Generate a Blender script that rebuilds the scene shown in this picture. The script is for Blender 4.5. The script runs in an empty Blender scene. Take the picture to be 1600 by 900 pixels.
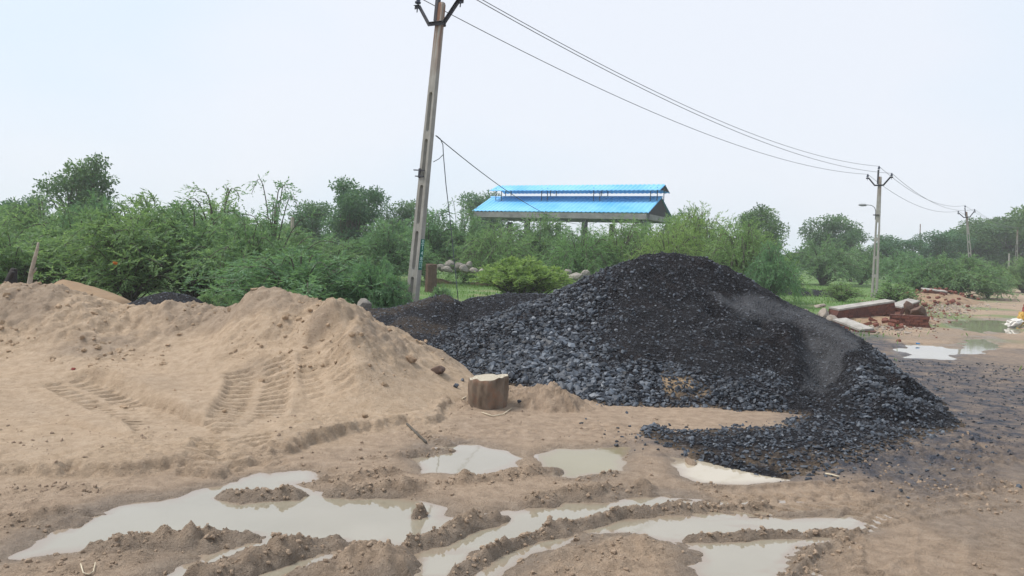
import bpy, math, random
import numpy as np
from mathutils import Vector, Matrix

# ------------------------------------------------------------------ camera, sky, sun, exposure
SC = bpy.context.scene
COL = SC.collection
CAM_H, FPX = 1.7, 1200.0
PITCH, ROLL = math.radians(2.67), math.radians(2.2)
cam_d = bpy.data.cameras.new('camera'); cam = bpy.data.objects.new('camera', cam_d); COL.objects.link(cam)
cam_d.sensor_width = 36.0; cam_d.lens = 36.0 * FPX / 1600.0
cam_d.clip_start = 0.05; cam_d.clip_end = 6000
CROT = Matrix.Rotation(math.pi / 2 - PITCH, 3, 'X') @ Matrix.Rotation(ROLL, 3, 'Z')
cam.matrix_world = Matrix.Translation((0, 0, CAM_H)) @ CROT.to_4x4()
SC.camera = cam
SUN_EL, SUN_AZ = math.radians(56), math.radians(-82)      # azimuth measured from +Y towards +X
world = bpy.data.worlds.new('World'); SC.world = world; world.use_nodes = True
wn = world.node_tree; wn.nodes.clear()
w_out = wn.nodes.new('ShaderNodeOutputWorld'); w_bg = wn.nodes.new('ShaderNodeBackground')
w_sky = wn.nodes.new('ShaderNodeTexSky'); w_sky.sky_type = 'NISHITA'; w_sky.sun_disc = False
w_sky.sun_elevation = SUN_EL; w_sky.sun_rotation = SUN_AZ
w_sky.air_density = 1.0; w_sky.dust_density = 4.0; w_sky.ozone_density = 1.0
w_tc = wn.nodes.new('ShaderNodeTexCoord'); w_map = wn.nodes.new('ShaderNodeMapping')
w_map.inputs['Scale'].default_value = (1.2, 1.2, 2.6)
w_no = wn.nodes.new('ShaderNodeTexNoise'); w_no.inputs['Scale'].default_value = 1.1; w_no.inputs['Detail'].default_value = 3
w_ramp = wn.nodes.new('ShaderNodeValToRGB')                # thin high overcast: pale blue to milky white
w_ramp.color_ramp.elements[0].position = 0.36; w_ramp.color_ramp.elements[0].color = (0.74, 0.87, 1.0, 1)
w_ramp.color_ramp.elements[1].position = 0.62; w_ramp.color_ramp.elements[1].color = (0.875, 0.915, 0.995, 1)
w_sc = wn.nodes.new('ShaderNodeVectorMath'); w_sc.operation = 'SCALE'; w_sc.inputs['Scale'].default_value = 8.75
w_mix = wn.nodes.new('ShaderNodeMix'); w_mix.data_type = 'RGBA'; w_mix.inputs['Factor'].default_value = 0.88
wn.links.new(w_tc.outputs['Generated'], w_map.inputs['Vector']); wn.links.new(w_map.outputs[0], w_no.inputs['Vector'])
wn.links.new(w_no.outputs['Fac'], w_ramp.inputs['Fac']); wn.links.new(w_ramp.outputs['Color'], w_sc.inputs[0])
wn.links.new(w_sky.outputs[0], w_mix.inputs[6]); wn.links.new(w_sc.outputs[0], w_mix.inputs[7])
wn.links.new(w_mix.outputs[2], w_bg.inputs['Color']); w_bg.inputs['Strength'].default_value = 0.0505
wn.links.new(w_bg.outputs[0], w_out.inputs['Surface'])
sun_d = bpy.data.lights.new('sun', 'SUN'); sun_d.energy = 1.5; sun_d.angle = math.radians(20); sun_d.color = (1.0, 0.95, 0.88)
sun = bpy.data.objects.new('sun', sun_d); COL.objects.link(sun)
sdir = Vector((math.sin(SUN_AZ) * math.cos(SUN_EL), math.cos(SUN_AZ) * math.cos(SUN_EL), math.sin(SUN_EL)))
sun.rotation_euler = sdir.to_track_quat('Z', 'Y').to_euler(); sun.location = (0, 0, 30)
SC.view_settings.view_transform = 'Standard'; SC.view_settings.look = 'None'
SC.view_settings.exposure = 1.28; SC.view_settings.gamma = 1.0; SC.view_settings.use_curve_mapping = False
SC.cycles.max_bounces = 6; SC.cycles.volume_bounces = 2; SC.cycles.diffuse_bounces = 3; SC.cycles.transparent_max_bounces = 4

# ------------------------------------------------------------------ helpers
rng = np.random.default_rng(7); random.seed(7)

def ray(px, py):
    return CROT @ Vector(((px - 800) / FPX, (450 - py) / FPX, -1.0))
def G(px, py, z=0.0):                       # point of the level z seen at a pixel of the photograph
    v = ray(px, py); t = (z - CAM_H) / v.z
    return np.array([v.x * t, v.y * t, z])
def P(px, py, d):                           # point at depth d
    v = ray(px, py); t = d / v.y
    return np.array([v.x * t, d, CAM_H + v.z * t])
CI = np.array(CROT.transposed())
def proj(x, y, z):
    q = CI @ np.vstack([x, y, z - CAM_H])
    return 800 + FPX * q[0] / -q[2], 450 - FPX * q[1] / -q[2]

def smooth(a, b, x):
    t = np.clip((x - a) / (b - a), 0, 1); return t * t * (3 - 2 * t)
def hsh(ix, iy, s):
    with np.errstate(over='ignore'):
        h = (ix.astype(np.int64).astype(np.uint32) * np.uint32(374761393) + iy.astype(np.int64).astype(np.uint32) * np.uint32(668265263) + np.uint32((s * 2246822519) & 0xffffffff))
        h = (h ^ (h >> np.uint32(13))) * np.uint32(1274126177)
        h = (h ^ (h >> np.uint32(16))) * np.uint32(2246822519)
        h = h ^ (h >> np.uint32(15))
    return h.astype(np.float64) / 4294967295.0
def vn(x, y, s=0):
    ix = np.floor(x); iy = np.floor(y); fx = x - ix; fy = y - iy
    u = fx ** 3 * (fx * (fx * 6 - 15) + 10); v = fy ** 3 * (fy * (fy * 6 - 15) + 10)
    a = hsh(ix, iy, s); b = hsh(ix + 1, iy, s); c = hsh(ix, iy + 1, s); d = hsh(ix + 1, iy + 1, s)
    return ((a * (1 - u) + b * u) * (1 - v) + (c * (1 - u) + d * u) * v) * 2 - 1
def fbm(x, y, sc, o=4, s=0):
    r = 0; a = 1.0; t = 0; x = x / sc; y = y / sc
    for i in range(o):
        r = r + a * vn(x, y, s + i * 17); t += a; a *= .5
        x, y = x * 1.62 + y * 1.18 + 3.1, y * 1.62 - x * 1.18 - 1.7
    return r / t
def worley(x, y, sc, s=0):
    x = x / sc; y = y / sc; ix = np.floor(x); iy = np.floor(y); m = np.full(x.shape, 9.0)
    for dx in (-1, 0, 1):
        for dy in (-1, 0, 1):
            jx = ix + dx; jy = iy + dy
            m = np.minimum(m, (jx + hsh(jx, jy, s) - x) ** 2 + (jy + hsh(jx, jy, s + 5) - y) ** 2)
    return np.sqrt(m)
def lumps(x, y, sc, s=0):                   # crumbly clods, 0..1
    wx = x + .25 * sc * vn(x / sc * 1.3, y / sc * 1.3, s + 3); wy = y + .25 * sc * vn(x / sc * 1.3 + 9, y / sc * 1.3, s + 4)
    a = np.clip(1 - worley(wx, wy, sc, s), 0, 1); b = np.clip(1 - worley(wx, wy, sc * .45, s + 40), 0, 1)
    return .62 * a + .38 * b
def sdpoly(x, y, poly):                     # signed distance, positive inside
    m = np.full(x.shape, 1e9); ins = np.zeros(x.shape, bool); n = len(poly)
    for i in range(n):
        ax, ay = poly[i][:2]; bx, by = poly[(i + 1) % n][:2]
        ex, ey = bx - ax, by - ay; wx, wy = x - ax, y - ay
        t = np.clip((wx * ex + wy * ey) / (ex * ex + ey * ey + 1e-12), 0, 1)
        m = np.minimum(m, (wx - ex * t) ** 2 + (wy - ey * t) ** 2)
        c = ((ay <= y) & (by > y)) | ((by <= y) & (ay > y))
        xx = ax + (y - ay) / (by - ay if by != ay else 1e-9) * ex
        ins ^= c & (x < xx)
    return np.where(ins, 1, -1) * np.sqrt(m)
def sdline(x, y, pts):                      # distance, arc length, signed side, total length
    m = np.full(x.shape, 1e9); S = np.zeros(x.shape); T = np.zeros(x.shape); acc = 0
    for i in range(len(pts) - 1):
        ax, ay = pts[i][:2]; bx, by = pts[i + 1][:2]; ex, ey = bx - ax, by - ay; L = math.hypot(ex, ey)
        wx, wy = x - ax, y - ay; t = np.clip((wx * ex + wy * ey) / (L * L), 0, 1)
        d = np.hypot(wx - ex * t, wy - ey * t); k = d < m
        m = np.where(k, d, m); S = np.where(k, acc + t * L, S); T = np.where(k, (ex * wy - ey * wx) / L, T); acc += L
    return m, S, T, acc
def gp(pts, z=0): return [G(a, b, z) for a, b in pts]

def mesh_np(name, v, quads=None, tris=None, smooth_=True):
    me = bpy.data.meshes.new(name); v = np.asarray(v, np.float32)
    me.vertices.add(len(v)); me.vertices.foreach_set('co', v.ravel())
    parts = []; starts = []; tot = []; off = 0
    for f, k in ((quads, 4), (tris, 3)):
        if f is not None and len(f):
            f = np.asarray(f, np.int32); parts.append(f.ravel()); starts.append(off + np.arange(len(f)) * k); tot.append(np.full(len(f), k)); off += len(f) * k
    li = np.concatenate(parts); me.loops.add(len(li)); me.loops.foreach_set('vertex_index', li)
    st = np.concatenate(starts).astype(np.int32); me.polygons.add(len(st)); me.polygons.foreach_set('loop_start', st)
    me.polygons.foreach_set('use_smooth', np.full(len(st), smooth_, bool))
    me.update(calc_edges=True); me.validate()
    return me
def attr(me, name, rgba):
    a = me.attributes.new(name, 'FLOAT_COLOR', 'POINT'); a.data.foreach_set('color', np.asarray(rgba, np.float32).ravel())
def link(name, me, m=None, parent=None, label=None, cat=None, group=None, kind=None):
    o = bpy.data.objects.new(name, me); COL.objects.link(o)
    if m is not None and not me.materials: me.materials.append(M[m])
    if parent is not None: o.parent = parent
    props(o, label, cat, group, kind); return o
def props(o, label=None, cat=None, group=None, kind=None):
    for k, v in (('label', label), ('category', cat), ('group', group), ('kind', kind)):
        if v: o[k] = v
    return o
def empty(name, loc, label, cat, group=None, rz=0):
    o = bpy.data.objects.new(name, None); COL.objects.link(o); o.location = loc; o.rotation_euler = (0, 0, rz); o.empty_display_size = .2
    return props(o, label, cat, group)
def copy_tree(root):
    r = root.copy(); COL.objects.link(r)
    for ch in root.children:
        c = ch.copy(); COL.objects.link(c); c.parent = r
    return r

class MB:                                   # collects shapes for ONE mesh
    def __init__(s): s.v = []; s.q = []; s.t = []; s.n = 0
    def add(s, v, q=None, t=None):
        v = np.asarray(v, float); s.v.append(v)
        if q is not None and len(q): s.q.append(np.asarray(q) + s.n)
        if t is not None and len(t): s.t.append(np.asarray(t) + s.n)
        s.n += len(v)
    def hexa(s, b, t):                      # four bottom corners (ccw), four top corners
        s.add(list(b) + list(t), [(3, 2, 1, 0), (4, 5, 6, 7)] + [(i, (i + 1) % 4, 4 + (i + 1) % 4, 4 + i) for i in range(4)])
    def box(s, c, size, X=(1, 0, 0), Y=(0, 1, 0), Z=(0, 0, 1)):
        c = np.array(c, float); X, Y, Z = (np.array(a, float) * k / 2 for a, k in zip((X, Y, Z), size))
        s.hexa([c - X - Y - Z, c + X - Y - Z, c + X + Y - Z, c - X + Y - Z], [c - X - Y + Z, c + X - Y + Z, c + X + Y + Z, c - X + Y + Z])
    def tube(s, pts, rad, n=6, caps=True):
        pts = np.asarray(pts, float); k = len(pts); rad = np.broadcast_to(np.asarray(rad, float), (k,))
        d = np.gradient(pts, axis=0); d /= np.linalg.norm(d, axis=1)[:, None] + 1e-9
        ref = np.array([0, 0, 1.]) if abs(d[0][2]) < .9 else np.array([1., 0, 0])
        a = np.cross(d, ref); a /= np.linalg.norm(a, axis=1)[:, None] + 1e-9; b = np.cross(d, a)
        th = np.arange(n) * 2 * math.pi / n
        v = pts[:, None] + rad[:, None, None] * (np.cos(th)[None, :, None] * a[:, None] + np.sin(th)[None, :, None] * b[:, None])
        q = [(i * n + j, i * n + (j + 1) % n, (i + 1) * n + (j + 1) % n, (i + 1) * n + j) for i in range(k - 1) for j in range(n)]
        t = []
        if caps: t = [(0, j + 1, j) for j in range(1, n - 1)] + [((k - 1) * n, (k - 1) * n + j, (k - 1) * n + j + 1) for j in range(1, n - 1)]
        s.add(v.reshape(-1, 3), q, t)
    def lathe(s, prof, c, n=14, Z=(0, 0, 1)):   # profile of (radius, height) round an upright axis at c
        Z = np.array(Z, float); X = np.cross(Z, [0.3, 1, 0.1]); X /= np.linalg.norm(X); Y = np.cross(Z, X)
        th = np.arange(n) * 2 * math.pi / n; k = len(prof)
        v = [np.array(c) + r * (math.cos(a) * X + math.sin(a) * Y) + h * Z for r, h in prof for a in th]
        q = [(i * n + j, i * n + (j + 1) % n, (i + 1) * n + (j + 1) % n, (i + 1) * n + j) for i in range(k - 1) for j in range(n)]
        t = [(0, j + 1, j) for j in range(1, n - 1)] + [((k - 1) * n, (k - 1) * n + j, (k - 1) * n + j + 1) for j in range(1, n - 1)]
        s.add(v, q, t)
    def mesh(s, name, smooth_=False):
        return mesh_np(name, np.concatenate(s.v), np.concatenate(s.q) if s.q else None, np.concatenate(s.t) if s.t else None, smooth_)
    def build(s, name, m, parent=None, smooth_=False, **k):
        return link(name, s.mesh(name, smooth_), m, parent, **k)

# ------------------------------------------------------------------ materials
M = {}
class NT:
    def __init__(s, name):
        s.m = bpy.data.materials.new(name); s.m.use_nodes = True; s.t = s.m.node_tree; s.t.nodes.clear()
        s.out = s.n('ShaderNodeOutputMaterial'); s.b = s.n('ShaderNodeBsdfPrincipled'); s.l(s.b.outputs[0], s.out.inputs['Surface']); M[name] = s.m
        s.tc = s.n('ShaderNodeTexCoord')
    def n(s, t): return s.t.nodes.new(t)
    def l(s, a, b): s.t.links.new(a, b)
    def noise(s, sc, det=5, rough=.6, co='Object'):
        x = s.n('ShaderNodeTexNoise'); x.inputs['Scale'].default_value = sc; x.inputs['Detail'].default_value = det; x.inputs['Roughness'].default_value = rough
        s.l(s.tc.outputs[co], x.inputs['Vector']); return x.outputs['Fac']
    def vor(s, sc, feat='F1', out='Distance'):
        x = s.n('ShaderNodeTexVoronoi'); x.inputs['Scale'].default_value = sc; x.feature = feat; s.l(s.tc.outputs['Object'], x.inputs['Vector']); return x.outputs[out]
    def ramp(s, f, stops):
        r = s.n('ShaderNodeValToRGB'); e = r.color_ramp.elements
        while len(e) < len(stops): e.new(.5)
        for i, (p, c) in enumerate(stops): e[i].position = p; e[i].color = (*c, 1) if len(c) == 3 else c
        s.l(f, r.inputs['Fac']); return r.outputs['Color']
    def rng(s, f, a, b, lo=0, hi=1):
        r = s.n('ShaderNodeMapRange'); s.l(f, r.inputs[0])
        for i, v in enumerate((a, b, lo, hi)): r.inputs[i + 1].default_value = v
        return r.outputs[0]
    def mix(s, f, a, b, mode='MIX'):
        x = s.n('ShaderNodeMix'); x.data_type = 'RGBA'; x.blend_type = mode
        for i, v in ((0, f), (6, a), (7, b)):
            if isinstance(v, (int, float)): x.inputs[i].default_value = v
            elif isinstance(v, tuple): x.inputs[i].default_value = (*v, 1)
            else: s.l(v, x.inputs[i])
        return x.outputs[2]
    def math(s, op, a, b=0.0):
        x = s.n('ShaderNodeMath'); x.operation = op
        for i, v in ((0, a), (1, b)):
            if isinstance(v, (int, float)): x.inputs[i].default_value = v
            else: s.l(v, x.inputs[i])
        return x.outputs[0]
    def attr(s, name):
        a = s.n('ShaderNodeAttribute'); a.attribute_name = name; sp = s.n('ShaderNodeSeparateColor'); s.l(a.outputs['Color'], sp.inputs[0]); return sp.outputs, a.outputs['Alpha']
    def rand(s): return s.n('ShaderNodeObjectInfo').outputs['Random']
    def bump(s, h, st=.5, dist=.02, prev=None):
        b = s.n('ShaderNodeBump'); b.inputs['Strength'].default_value = st; b.inputs['Distance'].default_value = dist; s.l(h, b.inputs['Height'])
        if prev: s.l(prev, b.inputs['Normal'])
        s.l(b.outputs[0], s.b.inputs['Normal']); return b.outputs[0]
    def set(s, col=None, rough=None, spec=None, metal=None):
        for k, v in (('Base Color', col), ('Roughness', rough), ('Specular IOR Level', spec), ('Metallic', metal)):
            if v is None: continue
            if isinstance(v, tuple): s.b.inputs[k].default_value = (*v, 1)
            elif isinstance(v, (int, float)): s.b.inputs[k].default_value = v
            else: s.l(v, s.b.inputs[k])

def simple(name, col, col2=None, rough=.8, sc=6, bump=.3, dist=.01, spec=.3, metal=0):
    t = NT(name); c2 = col2 or tuple(c * .6 for c in col)
    f = t.noise(sc, 6, .65); t.set(t.ramp(f, [(.3, c2), (.7, col)]), rough, spec, metal)
    t.bump(t.noise(sc * 5, 5, .6), bump, dist); return t

# earth: attribute mask R = black stone dust, G = grass cover, B = wet mud, A = pale dry sand
t = NT('earth'); at, al = t.attr('mask')
n1 = t.noise(.9, 6, .6); n2 = t.noise(9, 6, .7); n3 = t.noise(70, 4, .7)
mud = t.ramp(n2, [(.25, (.215, .155, .108)), (.55, (.385, .284, .202)), (.8, (.475, .366, .275))])
sand = t.ramp(n2, [(.25, (.350, .250, .160)), (.55, (.490, .365, .253)), (.8, (.560, .438, .320))])
c = t.mix(al, mud, sand)
c = t.mix(t.rng(n1, .35, .7, 0, .5), c, t.mix(1.0, c, (.84, .87, .92), 'MULTIPLY'))
wetc = t.ramp(n2, [(.3, (.175, .128, .090)), (.75, (.315, .245, .184))])
c = t.mix(at[2], c, wetc)
dust = t.ramp(n3, [(.3, (.022, .024, .032)), (.55, (.055, .061, .082)), (.75, (.13, .142, .178))])
dm = t.math('MULTIPLY', at[0], t.rng(t.noise(3.2, 7, .72), .32, .6, .30, 1.0))
c = t.mix(dm, c, dust)
gr = t.ramp(n2, [(.3, (.075, .140, .040)), (.6, (.125, .220, .060)), (.85, (.24, .26, .12))])
c = t.mix(t.math('MULTIPLY', at[1], t.rng(t.noise(.6, 5, .7), .30, .46, .35, 1)), c, gr)
c = t.mix(t.rng(n3, .45, .75, 0, .35), c, t.mix(1.0, c, (.6, .57, .55), 'MULTIPLY'))
t.set(c, t.rng(at[2], .4, 1, .92, .42), .35)
b0 = t.bump(t.noise(11, 6, .7), .6, .05); b1 = t.bump(t.noise(38, 6, .75), .9, .03, b0); t.bump(t.vor(110), .5, .008, b1)

t = NT('sand'); n1 = t.noise(.8, 5, .6); n2 = t.noise(11, 6, .7); n3 = t.noise(90, 4, .75)
c = t.ramp(n2, [(.25, (.370, .262, .170)), (.5, (.485, .362, .252)), (.8, (.560, .437, .320))])
c = t.mix(t.rng(n1, .4, .7, 0, .4), c, t.mix(1.0, c, (.86, .83, .80), 'MULTIPLY'))
c = t.mix(t.rng(n3, .55, .75, 0, .2), c, (.28, .2, .135)); t.set(c, .95, .2)
b0 = t.bump(t.noise(9, 6, .7), .55, .05); b1 = t.bump(t.noise(45, 6, .78), .9, .03, b0); t.bump(n3, .6, .008, b1)
simple('sand_dim', (.30, .205, .125), (.22, .15, .095), .95, 5, .6, .02)

t = NT('fines'); at, al = t.attr('mask'); n2 = t.noise(7, 6, .7); v = t.vor(34); v2 = t.vor(34, 'F1', 'Color')
sp = t.n('ShaderNodeSeparateColor'); t.l(v2, sp.inputs[0])
dark = t.ramp(sp.outputs[0], [(.0, (.008, .0078, .0095)), (.75, (.0145, .0142, .017)), (.95, (.04, .043, .052)), (1, (.11, .118, .135))])
brown = t.mix(t.rng(t.noise(2.2, 5, .6), .56, .68, 0, .45), dark, (.026, .021, .021))
grey = t.ramp(n2, [(.3, (.085, .088, .096)), (.7, (.155, .16, .172))])
c = t.mix(at[0], brown, grey); c = t.mix(at[1], c, t.ramp(n2, [(.3, (.20, .14, .085)), (.7, (.34, .25, .165))]))
t.set(c, .9, .12)
b1 = t.bump(v, .9, .03); t.bump(t.noise(90, 4, .7), .5, .008, b1)

t = NT('stone'); at, al = t.attr('tint')
n = t.noise(14, 4, .6)
c = t.ramp(at[0], [(0, (.012, .013, .017)), (.40, (.036, .043, .056)), (.72, (.078, .093, .117)), (1, (.20, .215, .24))])
c = t.mix(t.rng(n, .35, .7, 0, .5), c, t.mix(1.0, c, (.6, .6, .6), 'MULTIPLY')); t.set(c, .6, .35); t.bump(t.noise(40, 4, .6), .3, .006)
t = NT('stone_piece'); r = t.rand()
c = t.ramp(r, [(0, (.025, .029, .038)), (.5, (.062, .074, .095)), (.9, (.120, .142, .175)), (1, (.20, .21, .225))])
c = t.mix(t.rng(t.noise(14, 4, .6), .35, .7, 0, .5), c, t.mix(1.0, c, (.6, .6, .6), 'MULTIPLY')); t.set(c, .52, .45); t.bump(t.noise(40, 4, .6), .3, .006)

def water(name, c0, c1, ior):
    t = NT(name); at, al = t.attr('depth'); n = t.noise(.9, 4, .5)
    c = t.mix(t.rng(at[0], .02, .75), (.245, .188, .138), t.ramp(n, [(.3, c0), (.7, c1)])); t.set(c, t.rng(at[0], 0, .3, .16, .03), .5); t.b.inputs['IOR'].default_value = ior
    t.bump(t.noise(5, 3, .5), .06, .012)
water('muddy_water', (.235, .210, .155), (.300, .270, .210), 2.05)
water('silty_water', (.40, .345, .262), (.45, .395, .305), 1.55)
water('olive_water', (.215, .190, .118), (.25, .222, .142), 1.36)
simple('clod', (.36, .27, .195), (.24, .175, .125), .95, 14, .7, .02)
simple('sand_clod', (.44, .325, .22), (.28, .195, .125), .95, 14, .7, .02)

def leaf(name, lo, mid, hi, trans=.35):
    t = NT(name); at, al = t.attr('tint'); r = t.rand()
    c = t.ramp(at[0], [(0, lo), (.5, mid), (1, hi)])
    c = t.mix(t.rng(r, 0, .5, .7, 0), c, t.mix(1.0, c, (.72, .90, 1.0), 'MULTIPLY')); c = t.mix(t.rng(r, .5, 1, 0, .6), c, t.mix(1.0, c, (1.28, 1.16, .82), 'MULTIPLY')); t.set(c, .55, .25)
    tr = t.n('ShaderNodeBsdfTranslucent'); t.l(t.mix(1.0, c, (1.1, 1.15, .7), 'MULTIPLY'), tr.inputs[0])
    mx = t.n('ShaderNodeMixShader'); mx.inputs[0].default_value = trans; t.l(t.b.outputs[0], mx.inputs[1]); t.l(tr.outputs[0], mx.inputs[2]); t.l(mx.outputs[0], t.out.inputs['Surface'])
leaf('leaf_mesquite', (.112, .190, .098), (.182, .290, .150), (.270, .390, .210), .45)
leaf('leaf_bright', (.130, .215, .088), (.205, .320, .132), (.285, .395, .180), .44)
leaf('leaf_neem', (.062, .120, .066), (.100, .180, .095), (.158, .250, .130), .38)
leaf('leaf_grass', (.095, .180, .050), (.140, .255, .070), (.235, .310, .110), .4)
simple('bark', (.13, .115, .095), (.065, .06, .05), .9, 9, .7, .02)
simple('dead_wood', (.42, .37, .31), (.25, .21, .17), .9, 7, .6, .02)
simple('charred', (.028, .022, .022), (.012, .011, .012), .8, 9, .6, .02)
t = NT('stump_bark'); mp = t.n('ShaderNodeMapping'); mp.inputs['Scale'].default_value = (9, 9, 5); t.l(t.tc.outputs['Object'], mp.inputs[0])
n = t.noise(6, 6, .65); n2 = t.n('ShaderNodeTexNoise'); n2.inputs['Scale'].default_value = 1; n2.inputs['Detail'].default_value = 6; t.l(mp.outputs[0], n2.inputs['Vector'])
c = t.ramp(n2.outputs['Fac'], [(.3, (.075, .054, .040)), (.5, (.150, .112, .084)), (.75, (.235, .188, .145))]); c = t.mix(t.rng(n, .5, .65, 0, .7), c, (.21, .115, .075)); t.set(c, .9, .2); t.bump(n2.outputs['Fac'], .4, .012)
t = NT('cut_wood'); w = t.n('ShaderNodeTexWave'); w.wave_type = 'RINGS'; w.rings_direction = 'Z'; w.inputs['Scale'].default_value = 9; w.inputs['Distortion'].default_value = 5; t.l(t.tc.outputs['Object'], w.inputs['Vector'])
t.set(t.mix(t.rng(t.noise(9, 5, .6), .35, .7, 0, .6), t.ramp(w.outputs['Fac'], [(.2, (.36, .32, .25)), (.8, (.47, .43, .35))]), (.25, .21, .16)), .85, .2); t.bump(t.noise(40, 4, .6), .3, .005)

t = NT('concrete'); sx = t.n('ShaderNodeSeparateXYZ'); t.l(t.tc.outputs['Object'], sx.inputs[0])
mp = t.n('ShaderNodeMapping'); mp.inputs['Scale'].default_value = (9, 9, .5); t.l(t.tc.outputs['Object'], mp.inputs[0])
st = t.n('ShaderNodeTexNoise'); st.inputs['Scale'].default_value = 2; st.inputs['Detail'].default_value = 5; t.l(mp.outputs[0], st.inputs['Vector'])
c = t.ramp(t.noise(5, 7, .7), [(.3, (.26, .25, .225)), (.7, (.37, .36, .33))]); c = t.mix(t.rng(st.outputs['Fac'], .5, .7, 0, .5), c, (.19, .18, .16))
rf = t.math('MULTIPLY', t.rng(sx.outputs[2], 5.3, 6.6, 0, 1), t.rng(st.outputs['Fac'], .42, .56, 0, .85)); c = t.mix(rf, c, (.20, .085, .045)); t.set(c, .9, .25); t.bump(t.noise(60, 5, .7), .4, .006)
simple('iron', (.045, .045, .060), (.028, .027, .034), .6, 12, .3, .004, .4)
simple('insulator', (.030, .042, .085), (.02, .025, .05), .25, 12, .05, .002, .5)
simple('wire', (.20, .20, .21), (.13, .13, .14), .6, 12, .1, .002)
simple('cable', (.11, .13, .14), (.07, .085, .09), .6, 12, .1, .002)
simple('sign_green', (.010, .160, .115), (.008, .11, .085), .5, 9, .1, .002)
simple('sign_white', (.55, .75, .70), (.42, .62, .58), .6, 9, .1, .002)
simple('steel_dark', (.07, .09, .12), None, .6, 9, .1, .002)
t = NT('roof_blue'); w = t.n('ShaderNodeTexNoise'); w.inputs['Scale'].default_value = .5; t.l(t.tc.outputs['Object'], w.inputs['Vector'])
t.set(t.ramp(w.outputs['Fac'], [(.35, (.11, .42, .76)), (.65, (.21, .54, .84))]), .4, .5)
simple('gable', (.035, .033, .038), (.02, .02, .024), .8, 3, .2, .01)
simple('shed_concrete', (.33, .32, .305), (.17, .17, .165), .9, 1.6, .4, .02)
simple('column_concrete_shaded', (.055, .056, .06), (.03, .03, .033), .9, 1.6, .4, .02)  # concrete darkened: shade under the shed roof is put into the column colour
simple('brick_red', (.225, .085, .058), (.12, .05, .04), .9, 7, .7, .015)
simple('brick_face', (.165, .068, .052), (.075, .038, .033), .92, 3.5, .8, .03)
simple('plaster', (.44, .42, .39), (.24, .215, .19), .9, 4, .3, .01)
simple('rubble_concrete', (.36, .315, .27), (.24, .20, .165), .92, 5, .7, .02)
simple('rock_grey', (.33, .305, .275), (.19, .17, .15), .92, 5, .7, .03)
simple('rock_brown', (.155, .098, .075), (.09, .06, .048), .9, 6, .6, .02)
simple('rock_tan', (.34, .235, .15), (.22, .15, .10), .92, 6, .6, .02)
simple('plastic_white', (.72, .70, .66), (.52, .49, .45), .55, 9, .4, .01)
simple('plastic_yellow', (.52, .33, .075), (.40, .24, .06), .55, 9, .4, .01)
simple('cloth_red', (.33, .065, .05), (.10, .025, .03), .8, 9, .4, .01)
simple('plastic_blue', (.05, .28, .62), None, .5, 9, .3, .01)
simple('cloth_orange', (.55, .17, .03), None, .8, 9, .3, .01)
simple('lamp_grey', (.25, .26, .28), None, .5, 9, .1, .002)
simple('straw', (.62, .55, .42), (.45, .38, .27), .8, 20, .2, .004)

# ------------------------------------------------------------------ the ground: relief
ZW = -0.022
BASINS = [gp(p) for p in (
    [(30, 864), (120, 810), (200, 784), (262, 779), (330, 758), (400, 741), (470, 735), (484, 746), (430, 752), (475, 764), (520, 767), (600, 771), (650, 778), (690, 790), (696, 804),
     (660, 822), (640, 850), (600, 838), (575, 850), (540, 846), (500, 872), (450, 905), (250, 905), (300, 880), (380, 852), (330, 850), (160, 846)],
    [(636, 850), (660, 820), (700, 806), (770, 800), (850, 788), (880, 783), (960, 780), (1000, 774), (1085, 778), (1070, 792), (1000, 800), (960, 812), (1100, 806), (1200, 805), (1330, 807),
     (1350, 822), (1285, 832), (1275, 845), (1245, 880), (1220, 925), (1110, 925), (1090, 870), (1060, 842), (980, 833), (920, 839), (850, 852), (780, 882), (740, 915), (580, 915), (620, 880)],
    [(652, 708), (690, 688), (740, 690), (790, 700), (814, 710), (800, 725), (740, 739), (700, 736), (658, 733)],
    [(848, 708), (880, 698), (977, 695), (972, 730), (910, 743), (862, 736)],
    [(1050, 710), (1130, 716), (1215, 734), (1228, 743), (1170, 751), (1100, 749), (1072, 740)],
    [(1396, 550), (1425, 537), (1500, 539), (1512, 529), (1546, 525), (1560, 533), (1553, 543), (1515, 549), (1460, 559), (1408, 557)],
    [(1478, 500), (1582, 496), (1588, 514), (1545, 521), (1490, 512)])]
BASIN_DEPTH = [.075, .065, .07, .07, .06, .09, .09]
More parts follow.
